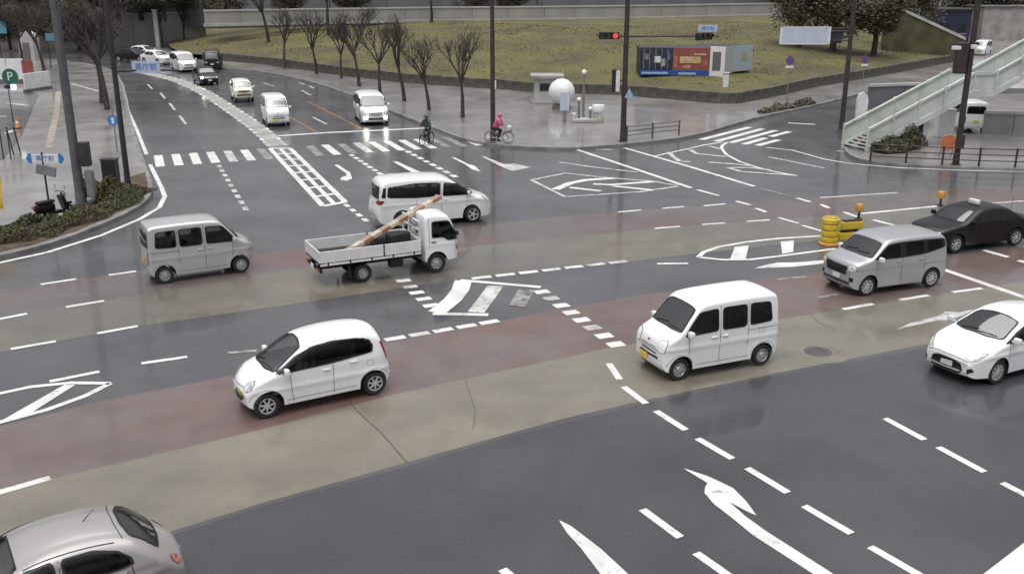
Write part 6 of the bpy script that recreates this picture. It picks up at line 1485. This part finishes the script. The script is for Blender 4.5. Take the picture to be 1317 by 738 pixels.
def cyclist(label, loc, rz, coat, trousers, hood, seated=True, legdown=None):
    t = thing('person', label, 'person', loc, rz)
    J = {'pelvis': ((-.20, 0, .92), .15), 'waist': ((-.14, 0, 1.10), .15), 'chest': ((-.04, 0, 1.32), .17), 'neck': ((.02, 0, 1.46), .06), 'head': ((.05, 0, 1.56), .085), 'crown': ((.05, 0, 1.68), .075)}
    E_ = [('pelvis', 'waist'), ('waist', 'chest'), ('chest', 'neck'), ('neck', 'head'), ('head', 'crown')]
    for s_, sy in (('l', 1), ('r', -1)):
        J['sh' + s_] = ((-.01, sy * .18, 1.38), .075); J['el' + s_] = ((.10, sy * .26, 1.16), .055); J['wr' + s_] = ((.18, sy * .25, 1.06), .04); J['ha' + s_] = ((.24, sy * .24, 1.04), .038)
        kz = .62 if sy > 0 else .78; fz = .12 if sy > 0 else .44; fx = -.08
        J['hi' + s_] = ((-.16, sy * .10, .86), .11); J['kn' + s_] = ((.20 if sy < 0 else .10, sy * .12, kz), .075); J['an' + s_] = ((fx - .06, sy * .14, fz + .08), .05); J['to' + s_] = ((fx + .14, sy * .14, fz + .03), .04)
        E_ += [('chest', 'sh' + s_), ('sh' + s_, 'el' + s_), ('el' + s_, 'wr' + s_), ('wr' + s_, 'ha' + s_), ('pelvis', 'hi' + s_), ('hi' + s_, 'kn' + s_), ('kn' + s_, 'an' + s_), ('an' + s_, 'to' + s_)]
    skin_body('body', J, E_, trousers, t)
    # raincoat over torso and arms
    JC = {'pelvis': ((-.24, 0, .82), .21, 1.0), 'waist': ((-.15, 0, 1.08), .20), 'chest': ((-.04, 0, 1.33), .20), 'neck': ((.02, 0, 1.47), .09)}
    EC = [('pelvis', 'waist'), ('waist', 'chest'), ('chest', 'neck')]
    for s_, sy in (('l', 1), ('r', -1)):
        JC['sh' + s_] = ((-.01, sy * .19, 1.38), .095); JC['el' + s_] = ((.10, sy * .27, 1.16), .075); JC['wr' + s_] = ((.17, sy * .255, 1.07), .058)
        EC += [('chest', 'sh' + s_), ('sh' + s_, 'el' + s_), ('el' + s_, 'wr' + s_)]
    skin_body('raincoat', JC, EC, coat, t)
    h = MB(); h.lathe([(.07, -.14), (.115, -.06), (.128, .02), (.11, .10), (.06, .145), (.001, .155)], 18, c=(.035, 0, 1.60)); h.build('hood', hood, t, 60)
    fc = MB(); fc.lathe([(.001, -.10), (.06, -.085), (.085, -.03), (.09, .03), (.07, .08), (.001, .10)], 14, c=(.075, 0, 1.58), cap=False); fc.bbox((.168, 0, 1.575), (.03, .028, .04), .01); f_ = fc.build('face', SKIN, t, 60)
    for sy in (-1, 1): MB().bbox((.157, sy * .032, 1.60), (.012, .022, .012), .004).build('eye', BLK, f_)
    MB().bbox((.155, 0, 1.535), (.014, .045, .01), .003).build('mouth', mat('lip', (.30, .12, .10), .6, var=.1), f_)
    for s_, sy in (('l', 1), ('r', -1)):
        b = MB(); c_ = Vector((.24, sy * .245, 1.04)); b.bbox(c_, (.09, .075, .035), .014)
        for k in range(4): y0 = c_.y + (k - 1.5) * .019; L_ = (.045, .052, .05, .04)[k]; b.tube([(c_.x + .03, y0, c_.z + .005), (c_.x + .03 + L_ * .6, y0, c_.z), (c_.x + .03 + L_ * .75, y0, c_.z - .03), (c_.x + .03 + L_ * .4, y0, c_.z - .05)], .0085, 6)
        b.tube([(c_.x - .01, c_.y - sy * .03, c_.z), (c_.x + .025, c_.y - sy * .055, c_.z - .01), (c_.x + .05, c_.y - sy * .05, c_.z - .03)], .009, 6); b.build('hand', SKIN, t, 50)
        ft = (-.02, sy * .14, (.14 if sy > 0 else .46)); MB().bbox(ft, (.27, .10, .09), .035).build('shoe', BLK, t, 50)
    return t
DKT = mat('dark_trousers', (.02, .02, .025), .7, var=.2); 
p = G(549, 187); rz = math.atan2(-1, -.45)
bicycle('dark bicycle ridden across the zebra crossing by the dark-coated cyclist', p + Vector((0, 0, .012)), rz, BLK); cyclist('person in dark hooded raincoat cycling across the zebra crossing', p + Vector((0, 0, .012)), rz, DKG, DKT, DKG)
p = G(642, 184.5, .15); rz = math.atan2(-.15, 1)
bicycle('silver bicycle with front basket carrying the pink-coated cyclist', p, rz, GREYM); cyclist('person in pink hooded raincoat on a bicycle at the plaza corner', p, rz, PINK, DKT, PINK)
b = MB(); bpy.context.view_layer.update()
t = thing('white_bag', 'white bag in the front basket of the pink cyclist', 'bag', p + Vector((.60 * math.cos(rz), .60 * math.sin(rz), .72))); MB().bbox((0, 0, .16), (.26, .24, .30), .08).build('bag', PLASW, t, 50); MB().tube([(0, -.06, .30), (0, -.03, .38), (0, .03, .38), (0, .06, .30)], .01, 5).build('strap', PLASW, t)
